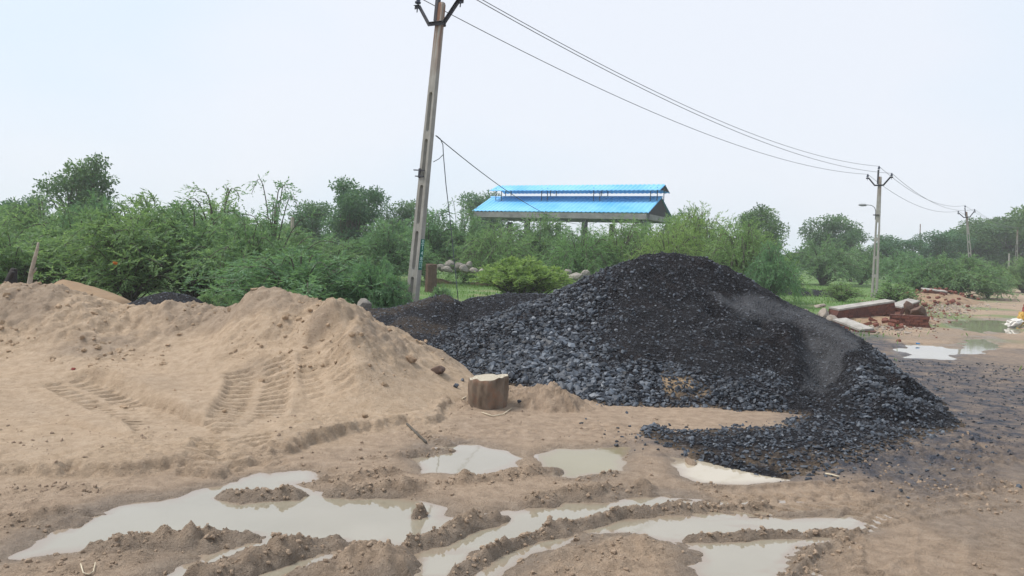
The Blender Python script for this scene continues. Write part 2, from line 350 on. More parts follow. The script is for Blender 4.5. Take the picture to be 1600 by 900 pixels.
# churned mud berms: path, half width, height, lumpiness
RIDGES = [(gp(p), w, h, l) for p, w, h, l in ((p, w * .82, h * .68, l) for p, w, h, l in (
    ([(150, 856), (230, 850), (320, 845), (385, 836)], .15, .105, 1.0),
    ([(20, 896), (120, 888), (220, 872)], .2, .04, .8),
    ([(300, 908), (400, 880), (470, 858), (515, 848)], .14, .12, 1.0),
    ([(545, 880), (572, 868), (600, 880)], .20, .165, .7),
    ([(480, 900), (540, 885)], .18, .08, .8), ([(600, 868), (650, 850)], .09, .05, .7),
    ([(640, 852), (690, 834), (725, 818), (775, 806)], .10, .095, 1.0),
    ([(648, 803), (660, 800)], .06, .075, .8),
    ([(355, 772), (400, 773), (455, 772)], .10, .075, .9),
    ([(490, 752), (560, 745), (620, 738)], .14, .06, 1.0),
    ([(520, 768), (600, 766), (680, 760), (735, 752)], .13, .085, 1.0),
    ([(735, 752), (800, 745), (860, 733)], .16, .07, 1.0),
    ([(830, 782), (880, 774), (950, 766), (1000, 762)], .13, .085, .9),
    ([(905, 750), (960, 742)], .10, .04, .8),
    ([(700, 896), (760, 868), (830, 836), (900, 818), (980, 800), (1080, 792), (1200, 790)], .085, .055, .9),
    ([(880, 868), (960, 858), (1040, 860)], .26, .075, .6), ([(870, 892), (960, 884)], .2, .05, .7),
    ([(1080, 838), (1180, 836), (1270, 832), (1350, 829)], .07, .03, .8),
    ([(1230, 905), (1280, 862), (1330, 835)], .12, .03, .8),
    ([(-40, 816), (40, 812), (95, 806)], .24, .07, .8), ([(0, 772), (80, 765), (160, 768)], .15, .03, .8),
    ([(640, 678), (700, 690)], .1, .03, .6), ([(560, 720), (650, 706), (698, 700)], .12, .03, .8),
    ([(815, 622), (862, 634)], .46, .27, .9), ([(700, 620), (730, 640)], .25, .05, .8)))]
PLATEAU = gp([(-500, 740), (0, 741), (60, 744), (110, 736), (180, 748), (250, 738), (290, 734), (335, 744), (420, 716), (500, 693), (560, 676), (640, 664), (668, 668), (700, 640)]) + [np.array([-.5, 12, 0]), np.array([-14, 12, 0])]
DUST = gp([(1000, 684), (1100, 684), (1230, 682), (1290, 655), (1310, 600), (1400, 548), (1460, 552), (1590, 545), (1680, 575), (1660, 640), (1590, 695), (1500, 728), (1350, 748), (1250, 738), (1100, 705), (990, 690)])
DUST2 = gp([(720, 600), (690, 560), (560, 470), (900, 470), (1300, 500), (1420, 540), (1300, 620), (900, 612), (760, 585)])
ROADL = [np.array([3.2, 3.0, 0]), G(1480, 700), G(1500, 600), G(1560, 500), G(1600, 455), np.array([95., 118., 0])]

def chevron(x, y, h, pts, w, p, depth, skew=.5, berm=.3):
    d, S, T, L = sdline(x, y, pts)
    k = d < w * 2
    if not k.any(): return h
    u = T[k] / w; au = np.abs(u); win = smooth(1.05, .85, au) * smooth(0, .15, S[k]) * smooth(L, L - .15, S[k])
    wob = .1 * fbm(x[k], y[k], .3, 2, 91)
    bar = smooth(-.2, .45, np.sin(2 * math.pi * (S[k] / p + skew * au + wob))) * smooth(.10, .25, au)
    wear = np.clip(.75 + .6 * fbm(x[k], y[k], .5, 2, 93), .15, 1.2)
    out = h.copy(); out[k] += win * (-.25 * depth - depth * bar * wear) + berm * depth * np.exp(-((au - 1.12) / .13) ** 2) * smooth(0, .15, S[k]) * smooth(L, L - .15, S[k])
    return out

def ground_h(x, y):
    x = np.asarray(x, float); y = np.asarray(y, float)
    far = smooth(16, 60, np.hypot(x, y))
    h = .010 * fbm(x, y, 1.3, 3, 1) + .10 * far * fbm(x, y, 14, 3, 2)
    near = (np.hypot(x, y) < 32) & (y > 2.0)
    xn, yn = x[near], y[near]; hn = h[near]
    if not near.any(): return h
    wx = .05 * fbm(xn, yn, .35, 3, 11); wy = .05 * fbm(xn, yn, .35, 3, 12)
    hn = hn + .008 * fbm(xn, yn, .22, 3, 3); far2 = .55 * smooth(10, 18, yn) + .05
    rough = smooth(-.1, .5, fbm(xn, yn, .9, 3, 21)) * smooth(11, 7, yn)
    lp = lumps(xn, yn, .10, 5); lq = .6 * lumps(xn, yn, .055, 6) + .4 * (fbm(xn, yn, .07, 3, 9) * .5 + .5)
    hn = hn + rough * (.034 * np.clip(lp - .4, 0, 1) + .018 * (lq - .5)) * (1 + 1.5 * smooth(1.5, 3, xn))
    sp = sdpoly(xn + wx, yn + wy, PLATEAU)
    sp = sp + .10 * fbm(xn, yn, .28, 3, 23) + .09 * (lp - .5) + .05 * (lq - .5)
    hn = hn + (.070 + .05 * fbm(xn, yn, .7, 2, 24) + .03 * (lp - .4)) * smooth(-.05, .07, sp) * (1 - .75 * smooth(.2, 1.4, sp))
    for b, dp in zip(BASINS, BASIN_DEPTH):
        sd = .05 * fbm(xn, yn, .13, 3, 16) + sdpoly(xn + wx * .8 + far2 * fbm(xn, yn, .9, 3, 13), yn + wy * .8 + far2 * 1.6 * fbm(xn, yn, .7, 3, 14), b)
        s = smooth(-.16, .14, sd); hn = hn * (1 - s) - dp * s
    # ripples of mud that just break the water
    hn = hn + .026 * smooth(.42, .62, fbm(xn * .45, yn * 1.6, .30, 3, 33)) * smooth(0, .5, xn + 1.0) * smooth(6.2, 5.6, yn)
    fq = fbm(xn, yn, .16, 3, 19)
    for pts, w, hh, lm in RIDGES:
        d, S, T, L = sdline(xn + wx * .9, yn + wy * .9, pts)
        k = d < w * 2.2
        if not k.any(): continue
        nw = .45 * vn(S[k] * 6, np.sign(T[k]) * 3.0, 7) + .55 * fq[k]
        pr = np.clip(1 - d[k] / (w * (1.35 + nw)), 0, 1) ** .75
        var = .72 + .5 * vn(S[k] * 5.5, T[k] * 0, 8) + .25 * vn(S[k] * 14, T[k] * 3, 18)
        hn[k] = np.maximum(hn[k], -.06 + (hh * var + .06) * pr + lm * ((hh * .75 + .02) * (lp[k] - .45) + .060 * (lq[k] - .5)) * np.sqrt(pr))
    for a in ([(1420, 775), (1300, 782), (1150, 790), (1060, 796)],):
        hn = chevron(xn, yn, hn, gp(a), .17, .15, .030, .8)
    hn = chevron(xn, yn, hn, gp([(1225, 910), (1290, 850), (1360, 800), (1470, 765), (1600, 750)]), .13, .10, .024, .6)
    hn = chevron(xn, yn, hn, gp([(1450, 920), (1460, 830), (1500, 740), (1540, 640)]), .16, .09, .010, .5)
    hn = chevron(xn, yn, hn, gp([(1580, 930), (1585, 800), (1590, 680), (1600, 560)]), .20, .08, .008, .5)
    for a, w, p, dp in (([(1640, 800), (1520, 812), (1400, 838), (1330, 870), (1290, 915)], .17, .13, .034), ([(1560, 735), (1440, 752), (1330, 762), (1200, 768), (1090, 770)], .14, .12, .022), ([(1400, 925), (1385, 860), (1400, 800)], .13, .11, .026), ([(372, 690), (345, 738), (330, 752)], .3, .125, .035), ([(330, 700), (420, 735), (520, 750)], .24, .13, .028), ([(640, 690), (760, 672), (900, 665), (1000, 672)], .2, .13, .016)):
        hn = np.maximum(chevron(xn, yn, hn, gp(a), w, p, dp, .6), np.minimum(hn, ZW + .007))
    out = h.copy(); out[near] = hn
    return out

def axis(segs):                             # [(start, end, step0, step1), ...]
    a = [segs[0][0]]
    for s0, e, d0, d1 in segs:
        while a[-1] < e - 1e-6:
            f = (a[-1] - s0) / (e - s0); a.append(a[-1] + d0 * (d1 / d0) ** f)
        a[-1] = e
    return np.array(a)
def grid(xs, ys, zf):
    X, Y = np.meshgrid(xs, ys); x = X.ravel(); y = Y.ravel(); z = zf(x, y)
    n = len(xs); i = (np.arange(len(ys) - 1)[:, None] * n + np.arange(n - 1)[None]).ravel()
    return x, y, z, np.stack([i, i + 1, i + n + 1, i + n], 1)

R_ = lambda s: [-b for b in s[::-1]]
xr = axis([(5.6, 9, .03, .09), (9, 30, .09, 1.0), (30, 420, 1.0, 60)]); xl = -axis([(5.0, 9, .03, .12), (9, 30, .12, 1.2), (30, 420, 1.2, 60)])[::-1]
xs = np.concatenate([xl, axis([(-5.0, 5.6, .0185, .0185)])[1:-1], xr])
yb = -axis([(-3.6, 50, .3, 4)])[::-1]
ys = np.concatenate([yb, axis([(3.6, 6.6, .0125, .017), (6.6, 11, .018, .075), (11, 28, .075, .4), (28, 120, .35, 6), (120, 450, 6, 60)])[1:]])
x, y, z, q = grid(xs, ys, ground_h)
me = mesh_np('ground', np.stack([x, y, z], 1), q)
nz = .35 * fbm(x, y, 1.1, 4, 51); z_ = z
dust = np.clip(smooth(-.6, .25, sdpoly(x, y, DUST) + 1.2 * nz + .25 * fbm(x, y, .25, 3, 54)) * (.45 + .55 * smooth(8.2, 5.6, x - .12 * y + 1.8 * nz)), 0, 1)
dust = np.maximum(dust, smooth(-.3, .3, sdpoly(x, y, DUST2) + nz))
road = sdline(x, y, ROADL)[0]
grass = smooth(11.5, 15, y + 3 * nz) * smooth(1.6, 4.5, road + 3 * nz - .02 * y) * (1 - smooth(.2, .6, dust))
grass = np.maximum(grass, smooth(70, 130, y)); grass = np.maximum(grass, .65 * smooth(.0, .3, fbm(x, y, 2.6, 4, 53)) * smooth(17, 21, y))
wet = np.zeros(len(x)); nearm = (y > 3) & (y < 30) & (np.abs(x) < 22)
for b in BASINS:
    sd = sdpoly(x[nearm], y[nearm], b); wet[nearm] = np.maximum(wet[nearm], smooth(-.34, .0, sd + .5 * nz[nearm]))
wet = np.maximum(wet, .75 * smooth(.05, .35, nz + .08 * np.clip(x, -3, 3)) * smooth(9, 6.5, y))
wet = wet * (1 - .55 * smooth(.01, .06, z_) * smooth(12, 9, y)); wet = np.maximum(wet, .7 * smooth(.0, .25, nz + .05) * smooth(10, 14, y))
pale = smooth(-.5, .4, sdpoly(x, y, PLATEAU) + nz) * .9 + .12
attr(me, 'mask', np.stack([dust, grass, np.clip(wet, 0, 1), np.clip(pale, 0, 1)], 1))
ground = link('ground', me, 'earth', kind='structure')

# water: one level sheet for each separate puddle, the ground cuts its shore
def sheet(poly, grow, m, step, dz=0.0):
    p = np.array([a[:2] for a in poly]); x, y, z, q = grid(np.arange(p[:, 0].min() - grow, p[:, 0].max() + grow, step), np.arange(p[:, 1].min() - grow, p[:, 1].max() + grow, step), ground_h)
    ok = (ZW - z > -.012) & (sdpoly(x, y, [a for a in p]) > -grow); q = q[ok[q].any(1)]; used_ = np.unique(q); idx = np.full(len(x), -1); idx[used_] = np.arange(len(used_)); dep = np.clip((ZW - z[used_]) / .05, 0, 1)
    me = mesh_np('puddle', np.stack([x[used_], y[used_], np.full(len(used_), ZW - dz)], 1), idx[q]); attr(me, 'depth', np.stack([dep] * 4, 1)); return link('puddle', me, m, kind='structure')
fg = [(-5.0, 3.0), (3.4, 3.0), (3.4, 5.2), (1.6, 5.55), (-.6, 5.65), (-1.4, 5.8), (-2.2, 5.95), (-5.0, 5.6)]
sheet([np.array([a, b, 0]) for a, b in fg], .02, 'muddy_water', .025)
for i, m in ((2, 'muddy_water'), (3, 'olive_water'), (4, 'silty_water'), (5, 'muddy_water'), (6, 'muddy_water')):
    sheet(BASINS[i], .16 if i < 5 else .5, m, .025 if i < 5 else .05, .002 * i)

# ------------------------------------------------------------------ heaps
def rbf(pts):
    p = np.array(pts, float); n = len(p); k = lambda a, b: np.sqrt(((a[:, None, :2] - b[None, :, :2]) ** 2).sum(-1) + .004)
    A = np.zeros((n + 3, n + 3)); A[:n, :n] = k(p, p); A[:n, n] = 1; A[:n, n + 1:] = p[:, :2]; A[n:, :n] = A[:n, n:].T
    A[:n, :n] -= np.eye(n) * .0004
    w = np.linalg.solve(A, np.concatenate([p[:, 2], [0, 0, 0]]))
    def f(x, y):
        x = np.asarray(x, float); r = np.full(x.shape, w[n]) + w[n + 1] * x + w[n + 2] * y
        for i in range(n): r = r + w[i] * np.sqrt((x - p[i, 0]) ** 2 + (y - p[i, 1]) ** 2 + .004)
        return r
    return f
def heap_mesh(name, f, xs, ys, cut=.03):
    x, y, z, q = grid(xs, ys, f); g = ground_h(x, y); ok = z > g - cut
    q = q[ok[q].any(1)]; used = np.unique(q); idx = np.full(len(x), -1); idx[used] = np.arange(len(used))
    x, y, z = x[used], y[used], z[used]
    return mesh_np(name, np.stack([x, y, np.maximum(z, g[used] - .12)], 1), idx[q]), x, y, z

sand_pts = [P(*a) for a in (
    (-140, 470, 10.2), (-60, 455, 10.2), (0, 450, 10.2), (40, 448, 10.2), (88, 451, 10.2), (105, 462, 10.15), (130, 470, 10.1), (165, 487, 10.0), (200, 522, 9.6),
    (0, 500, 9.6), (60, 500, 9.6), (120, 520, 9.4), (-100, 540, 9), (0, 555, 8.9), (80, 555, 8.9), (160, 560, 8.8), (200, 545, 9.2), (-120, 620, 7.4),
    (180, 493, 10.3), (220, 480, 10.4), (260, 476, 10.4), (310, 478, 10.4), (345, 487, 10.2), (190, 520, 9.8), (260, 525, 9.75), (330, 530, 9.55),
    (200, 570, 8.7), (280, 560, 9), (340, 570, 8.7), (150, 600, 8.05), (250, 620, 7.75), (330, 620, 7.75), (400, 600, 8.1), (420, 650, 7.2), (300, 670, 6.75), (200, 680, 6.5), (100, 660, 6.85), (50, 620, 7.55), (0, 600, 7.85), (0, 660, 6.8), (430, 700, 6.28),
    (345, 500, 9.9), (372, 478, 9.8), (390, 456, 9.8), (415, 452, 9.8), (440, 464, 9.7), (462, 471, 9.6), (483, 484, 9.4), (502, 472, 9.2), (520, 466, 9.1), (545, 484, 9.1), (580, 505, 9.2), (620, 528, 9.4), (660, 547, 9.6), (700, 557, 9.9), (725, 570, 10.1),
    (380, 540, 9.0), (430, 530, 9.0), (470, 520, 9.0), (503, 530, 8.85), (530, 530, 8.75), (545, 522, 8.5), (510, 575, 8.3), (465, 580, 8.25), (560, 570, 8.1), (600, 570, 8.4), (650, 590, 8.6), (700, 600, 8.9), (540, 630, 7.6), (480, 640, 7.5), (600, 640, 7.6), (640, 640, 7.7), (680, 640, 7.9), (720, 622, 8.55))]
sand_pts += [G(a, b, -.08) for a, b in ((752, 600), (742, 640), (700, 668), (650, 690), (560, 702), (500, 722), (400, 745), (300, 752), (100, 752), (-100, 745), (-300, 745))]
sand_pts += [np.array(a) for a in ((-10, 12.9, -.1), (-8.5, 12.9, -.1), (-7, 12.9, -.1), (-5.5, 12.7, -.1), (-4, 12.6, -.1), (-2.8, 12.2, -.1), (-1.6, 11.9, -.1), (-.6, 11.6, -.1), (-.2, 10.6, -.1), (-10, 10, .8), (-11, 8, 0.0))]
sand0 = rbf(sand_pts)
def march(f, px, py, d0=4.0, d1=24.0):      # first point of a surface seen at a pixel
    v = ray(px, py); d = np.arange(d0, d1, .01); t = d / v.y; x = v.x * t; zz = CAM_H + v.z * t
    k = np.nonzero(zz < np.maximum(f(x, d), ground_h(x, d)))[0]; i = k[0] if len(k) else len(d) - 1
    return np.array([x[i], d[i], zz[i]])
S_ = lambda pts: [march(sand0, a, b) for a, b in pts]
TR1 = S_([(402, 562), (406, 590), (396, 630), (380, 665), (360, 705), (335, 738)]); TR2 = S_([(95, 588), (170, 625), (240, 655), (300, 690), (370, 722)]); TR3 = S_([(500, 535), (505, 575), (520, 625)])
GRV = [S_([(90, 582), (165, 590), (215, 606), (265, 636), (310, 662), (335, 680), (380, 690)]), S_([(60, 655), (120, 668), (190, 684), (260, 690), (330, 700)])]
def sand_f(x, y):
    b = sand0(x, y); st = smooth(.15, .6, b)
    rd = 1 - np.abs(fbm(x + .2 * vn(y * 2, x, 66), y, .42, 3, 65)) * 2.2
    h = b + .030 * fbm(x, y, .5, 3, 61) + .050 * st * (rd - .5) + (.022 + .085 * st) * (lumps(x, y, .15, 62) - .45) * smooth(-.2, .35, fbm(x, y, .8, 3, 63) + .5 * st - .15) + (.004 + .016 * st) * fbm(x, y, .07, 2, 68) + .014 * st * fbm(x + .6 * y, y * .3, .09, 2, 64)
    wx = .05 * fbm(x, y, .4, 3, 71)
    for g, s in zip(GRV, (1, .7)):
        d, S, T, L = sdline(x + wx, y + wx, g); e = smooth(0, .4, S) * smooth(L, L - .5, S) * s
        h = h + 1.5 * e * np.where(np.abs(T) < .8, .045 * smooth(-.06, .05, T) * smooth(.55, .05, T) - .03 * smooth(.0, -.08, T) * smooth(-.55, -.1, T), 0) * smooth(.8, .5, d)
    h = chevron(x, y, h, TR1, .34, .125, .065, .18); h = chevron(x, y, h, TR2, .26, .13, .055, .25); h = chevron(x, y, h, TR3, .26, .12, .035, .2)
    return h
heap = empty('sand_heap', (-3, 9.5, 0), 'large heap of pale brown sand with tyre tread marks across its floor', 'sand heap')
me, sx_, sy_, sz_ = heap_mesh('sand_body', sand_f, axis([(-10.5, -6.5, .06, .024), (-6.5, 0.2, .024, .024)]), axis([(5.4, 10.6, .0215, .03), (10.6, 13.1, .05, .08)]))
def child(name, me, m, root, **k):          # a part whose mesh is in world coordinates
    o = link(name, me, m, root, **k); o.matrix_parent_inverse = Matrix.Translation(-Vector(root.location)); return o
attr(me, 'mask', np.stack([sx_ * 0, sx_ * 0, .55 * smooth(.0, .45, fbm(sx_, sy_, .7, 4, 69) + .35 * smooth(.3, .8, sz_)) * smooth(.1, .35, sz_), sx_ * 0 + 1], 1)); child('sand_body', me, 'earth', heap)

# unit stones: jittered icosahedra
ph = (1 + 5 ** .5) / 2
IV = np.array([(-1, ph, 0), (1, ph, 0), (-1, -ph, 0), (1, -ph, 0), (0, -1, ph), (0, 1, ph), (0, -1, -ph), (0, 1, -ph), (ph, 0, -1), (ph, 0, 1), (-ph, 0, -1), (-ph, 0, 1)]) / math.hypot(1, ph)
IF = np.array([(0, 11, 5), (0, 5, 1), (0, 1, 7), (0, 7, 10), (0, 10, 11), (1, 5, 9), (5, 11, 4), (11, 10, 2), (10, 7, 6), (7, 1, 8), (3, 9, 4), (3, 4, 2), (3, 2, 6), (3, 6, 8), (3, 8, 9), (4, 9, 5), (2, 4, 11), (6, 2, 10), (8, 6, 7), (9, 8, 1)])
def pebbles(name, pos, size, jit=.32, flat=(.45, .75), tint=True, seed=1):
    r = np.random.default_rng(seed); n = len(pos)
    v = IV[None] + r.uniform(-jit, jit, (n, 12, 3)); sc = np.stack([r.uniform(.8, 1.25, n), r.uniform(.6, 1, n), r.uniform(*flat, n)], 1); v = v * sc[:, None]
    a, b, c = r.uniform(0, 6.28, n), r.normal(0, .45, n), r.normal(0, .45, n); o = np.zeros(n); i = np.ones(n)
    Rz = np.stack([np.cos(a), -np.sin(a), o, np.sin(a), np.cos(a), o, o, o, i], 1).reshape(n, 3, 3)
    Rx = np.stack([i, o, o, o, np.cos(b), -np.sin(b), o, np.sin(b), np.cos(b)], 1).reshape(n, 3, 3)
    Ry = np.stack([np.cos(c), o, np.sin(c), o, i, o, -np.sin(c), o, np.cos(c)], 1).reshape(n, 3, 3)
    v = np.einsum('nij,nkj->nki', Rx @ Ry @ Rz, v) * (size[:, None, None] * .5) + pos[:, None]
    me = mesh_np(name, v.reshape(-1, 3), None, (IF[None] + 12 * np.arange(n)[:, None, None]).reshape(-1, 3), False)
    if tint:
        k = np.repeat(r.beta(2, 2.6, n), 12); attr(me, 'tint', np.stack([k, k, k, k], 1))
    return me
k = rng.random(len(sx_)) < np.where((sz_ > .25) & (sy_ < 10.6), .085 * (fbm(sx_, sy_, .6, 3, 67) > .0), .0035)
pos = np.stack([sx_[k], sy_[k], sz_[k]], 1); size = .012 + .075 * rng.random(len(pos)) ** 4.5
child('sand_clods', pebbles('sand_clods', pos, size, .25, (.6, .9), False, 3), 'sand_clod', heap, kind='stuff')

# crumbs of mud along the berms
cl = []
for pts, w, hh, lm in RIDGES:
    for i in range(len(pts) - 1):
        a, b = pts[i], pts[i + 1]; n = int(110 * np.linalg.norm(b - a) * lm) + 12; tt = rng.random(n)[:, None]
        cl.append((a[:2] + (b - a)[:2] * tt) + rng.normal(0, w * .55, (n, 2)))
cl = np.concatenate(cl); e = np.concatenate([np.stack([rng.uniform(-4.5, 5.5, 2600), rng.uniform(3.8, 8.2, 2600)], 1), np.stack([rng.uniform(1.4, 5.5, 3000), rng.uniform(3.8, 7.5, 3000)], 1)]); e = e[(fbm(e[:, 0], e[:, 1], .8, 3, 77) > .05)]
cl = np.concatenate([cl, e]); cz = ground_h(cl[:, 0], cl[:, 1]); k = cz > ZW - .004; cl, cz = cl[k], cz[k]
size = .008 + .034 * rng.random(len(cl)) ** 3.5
o = link('mud_clods', pebbles('mud_clods', np.column_stack([cl, cz + size * .1]), size, .25, (.6, .9), False, 4), 'clod', ground, kind='stuff')

# ---- black crushed stone
grav_pts = [P(*a) for a in (
    (718, 548, 11.3), (745, 530, 11.6), (800, 497, 12.0), (880, 461, 12.5), (905, 450, 12.5), (930, 437, 12.6), (960, 422, 12.8), (1000, 403, 13), (1040, 398, 13), (1100, 404, 13), (1135, 415, 13), (1165, 430, 13), (1200, 452, 13), (1240, 478, 12.8), (1270, 490, 12.5),
    (1300, 508, 12), (1340, 528, 11.4), (1380, 552, 10.6), (1420, 592, 9.5), (1450, 632, 8.6), (740, 590, 9.9), (790, 550, 10.9), (790, 585, 9.9), (860, 520, 11.4), (860, 560, 10.4), (860, 600, 9.4), (940, 500, 11.5), (940, 560, 10.1), (940, 605, 9.2),
    (1040, 450, 12.3), (1040, 500, 11.3), (1040, 560, 10.0), (1040, 605, 9.1), (1100, 470, 12.1), (1100, 510, 11.1), (1140, 565, 9.8), (1140, 610, 9.0), (1150, 474, 12.3), (1150, 488, 11.3), (1150, 520, 10.75), (1200, 490, 12.2), (1195, 503, 10.95), (1222, 507, 10.75), (1215, 530, 10.5), (1225, 545, 10.3), (1220, 570, 9.9), (1220, 605, 9.1),
    (1255, 505, 12.1), (1258, 525, 11.7), (1275, 555, 11.0), (1280, 590, 10.0), (1275, 615, 9.2), (1318, 528, 11.2), (1325, 560, 10.15), (1335, 585, 9.55), (1340, 612, 8.95), (1365, 590, 9.45), (1370, 630, 8.6), (1410, 640, 8.35))]
grav_pts += [G(a, b, -.06) for a, b in ((722, 600), (775, 608), (800, 612), (860, 632), (930, 648), (1010, 650), (1100, 648), (1200, 655), (1300, 668), (1390, 685), (1450, 680), (1478, 655))]
grav_pts += [np.array(a) for a in ((-1.2, 13.5, .25), (-.8, 15.5, -.1), (1, 16.5, -.1), (3, 17, -.1), (5, 16.5, -.1), (6.5, 15, -.1), (6.9, 13.3, -.1), (6.2, 11.9, -.1), (5.6, 10.5, -.1), (5.0, 9.2, -.08), (3, 15, .75))]
grav0 = rbf(grav_pts)
spill_pts = [np.append(G(a, b)[:2], h * .62 if h > 0 else h) for a, b, h in ((1010, 690, -.03), (1060, 680, .03), (1100, 690, .06), (1180, 700, .09), (1260, 705, .10), (1300, 725, .05), (1350, 748, -.02), (1240, 742, -.02), (1140, 722, -.02), (1040, 702, -.03), (1010, 668, -.02), (1060, 668, -.03), (1160, 668, -.01),
    (1240, 672, .06), (1300, 660, .12), (1350, 690, .08), (1420, 700, .03), (1480, 712, -.03), (1500, 680, -.02), (1440, 660, .1), (1400, 740, -.05), (960, 690, -.1), (1100, 650, -.08), (1190, 648, -.06))]
spill0 = rbf(spill_pts); SPILL = gp([(985, 690), (1010, 660), (1230, 655), (1330, 640), (1470, 640), (1510, 690), (1400, 728), (1360, 755), (1240, 748), (1100, 716)])
GM = lambda pts: [march(grav0, a, b) for a, b in pts]
CREST = GM([(1095, 470), (1150, 486), (1195, 500), (1222, 508), (1232, 540), (1222, 590)]); TROUGH = GM([(1262, 515), (1280, 550), (1290, 585), (1275, 615)]); RIB = GM([(1300, 520), (1325, 550), (1345, 600), (1385, 640)]); RIB2 = GM([(1010, 420), (985, 480), (960, 560)])
def grav_f(x, y):
    b = grav0(x, y); s = sdpoly(x, y, SPILL); sp = np.where(s > -.3, spill0(x, y) - .1 * smooth(.05, -.2, s), -.3)
    wv = .08 * fbm(x, y, .3, 3, 79)
    d, S, T, L = sdline(x + wv, y + wv, CREST); b = b - .17 * smooth(-.05, .10, -T) * smooth(.8, .12, d) * smooth(0, .3, S) * smooth(L, L - .4, S) + .05 * smooth(.02, .1, T) * smooth(.5, .1, d) * smooth(0, .3, S) * smooth(L, L - .4, S)
    d = sdline(x + wv, y + wv, TROUGH)[0]; b = b - .15 * np.exp(-(d / .24) ** 2); d = sdline(x + wv, y + wv, RIB)[0]; b = b + .10 * np.exp(-(d / .17) ** 2); d = sdline(x + wv, y + wv, RIB2)[0]; b = b + .06 * np.exp(-(d / .25) ** 2)
    b = np.maximum(b, sp)
    return b + smooth(.05, .3, b) * (.05 * fbm(x, y, .75, 4, 80) + .05 * (.5 - np.abs(fbm(x, y, .5, 3, 84)) * 2)) + .03 * fbm(x, y, .45, 3, 81) + .03 * (lumps(x, y, .12, 82) - .5) * smooth(.9, .4, b)
gheap = empty('gravel_heap', (3, 11, 0), 'tall heap of black crushed stone, the biggest dark mound', 'gravel heap')
me, x, y, z = heap_mesh('fines', grav_f, axis([(-2.4, 7.6, .033, .033)]), axis([(6.0, 13.2, .027, .04), (13.2, 17.2, .07, .12)]))
px, py = proj(x, y, z); nn = 26 * fbm(x, y, .35, 5, 83)
def pm(poly, e=14): return smooth(-e, e, sdpoly(px + nn, py + nn * .6, poly))
grey = np.maximum(pm([(1120, 462), (1170, 455), (1270, 488), (1340, 528), (1330, 545), (1270, 515), (1230, 500), (1150, 490)], 7) * .42, pm([(1250, 515), (1315, 535), (1310, 590), (1290, 618), (1255, 610), (1265, 560)], 9) * .36)
brown = pm([(1035, 585), (1070, 585), (1095, 605), (1080, 622), (1040, 615)], 8) * smooth(.0, .5, fbm(x, y, .3, 3, 85) + .4)
brown = np.maximum(brown, smooth(.04, -.02, z - ground_h(x, y)) * .5)
attr(me, 'mask', np.stack([grey, brown, grey * 0, grey * 0 + 1], 1)); child('fines', me, 'fines', gheap)

def scatter(f, x0, x1, y0, y1, n, dens, seed):
    r = np.random.default_rng(seed); x = r.uniform(x0, x1, n); y = r.uniform(y0, y1, n); z = f(x, y); g = ground_h(x, y)
    k = z > g - .01; x, y, z = x[k], y[k], z[k]; px, py = proj(x, y, z); d, s0, s1 = dens(px, py, x, y, z)
    k = r.random(len(x)) < d; u = r.random(k.sum()) ** 3.2
    return np.stack([x[k], y[k], z[k]], 1), s0[k] + (s1[k] - s0[k]) * u
def gdens(px, py, x, y, z):
    n = 34 * fbm(x, y, .5, 4, 86); P_ = lambda poly, e=18: smooth(-e, e, sdpoly(px + n, py + n, poly))
    d = np.full(len(x), .15); s0 = np.full(len(x), .018); s1 = np.full(len(x), .065)
    fl = P_([(690, 560), (730, 520), (800, 490), (900, 450), (950, 430), (960, 470), (930, 520), (960, 600), (1000, 660), (780, 620)], 70); foot = P_([(900, 560), (1000, 560), (1230, 585), (1240, 650), (1340, 660), (1500, 660), (1500, 700), (1360, 760), (980, 700), (880, 640)])
    rg = P_([(1325, 575), (1400, 560), (1500, 660), (1340, 660)]); sc = P_([(1120, 470), (1180, 452), (1280, 490), (1350, 530), (1315, 600), (1260, 612), (1215, 600), (1215, 515), (1150, 492)], 10)
    mid = P_([(960, 460), (1215, 500), (1215, 570), (1000, 560)])
    sm = P_([(985, 690), (1010, 660), (1230, 655), (1500, 640), (1510, 700), (1360, 760), (1240, 750)], 10)
    d = np.maximum(d, .95 * fl); d = np.maximum(d, .8 * foot); d = np.maximum(d, .75 * rg); d = d * (1 - .6 * sc) * (1 - .45 * mid)
    s1 = s1 + .070 * fl + .022 * foot + .03 * rg; s0 = s0 + .012 * fl + .008 * foot; d = d * smooth(14.2, 13.4, y) * (1 - .55 * sm); s1 = s1 * (1 - .30 * sm) * (1 - .45 * sc)
    return d, s0, s1
pos, size = scatter(grav_f, -2.2, 7.4, 6.1, 14, 88000, gdens, 87)
big = np.argsort(-size / np.hypot(pos[:, 0], pos[:, 1]))[:300]; rest = np.ones(len(pos), bool); rest[big] = False
child('loose_stones', pebbles('loose_stones', pos[rest] + [0, 0, .006], size[rest], seed=5), 'stone', gheap, kind='stuff')
r = np.random.default_rng(300); n = 26000; ex, ey = r.uniform(-1.5, 9.5, n), r.uniform(5.6, 14, n); sdd = np.maximum(sdpoly(ex, ey, DUST), sdpoly(ex, ey, DUST2)); k = (r.random(n) < .55 * np.exp(-np.clip(-sdd, 0, 9) / .22) * np.where(sdd > 0, .7, 1)) & (grav_f(ex, ey) < ground_h(ex, ey) + .01) & (ground_h(ex, ey) > ZW)
child('stray_stones', pebbles('stray_stones', np.stack([ex, ey, ground_h(ex, ey)], 1)[k] + [0, 0, .004], .010 + .05 * r.random(k.sum()) ** 3.5, seed=301), 'stone', gheap, kind='stuff')
STONES = []
for i in range(10):
    me = pebbles('stone', np.zeros((1, 3)), np.array([1.0]), seed=100 + i, tint=False); me.materials.append(M['stone_piece']); STONES.append(me)
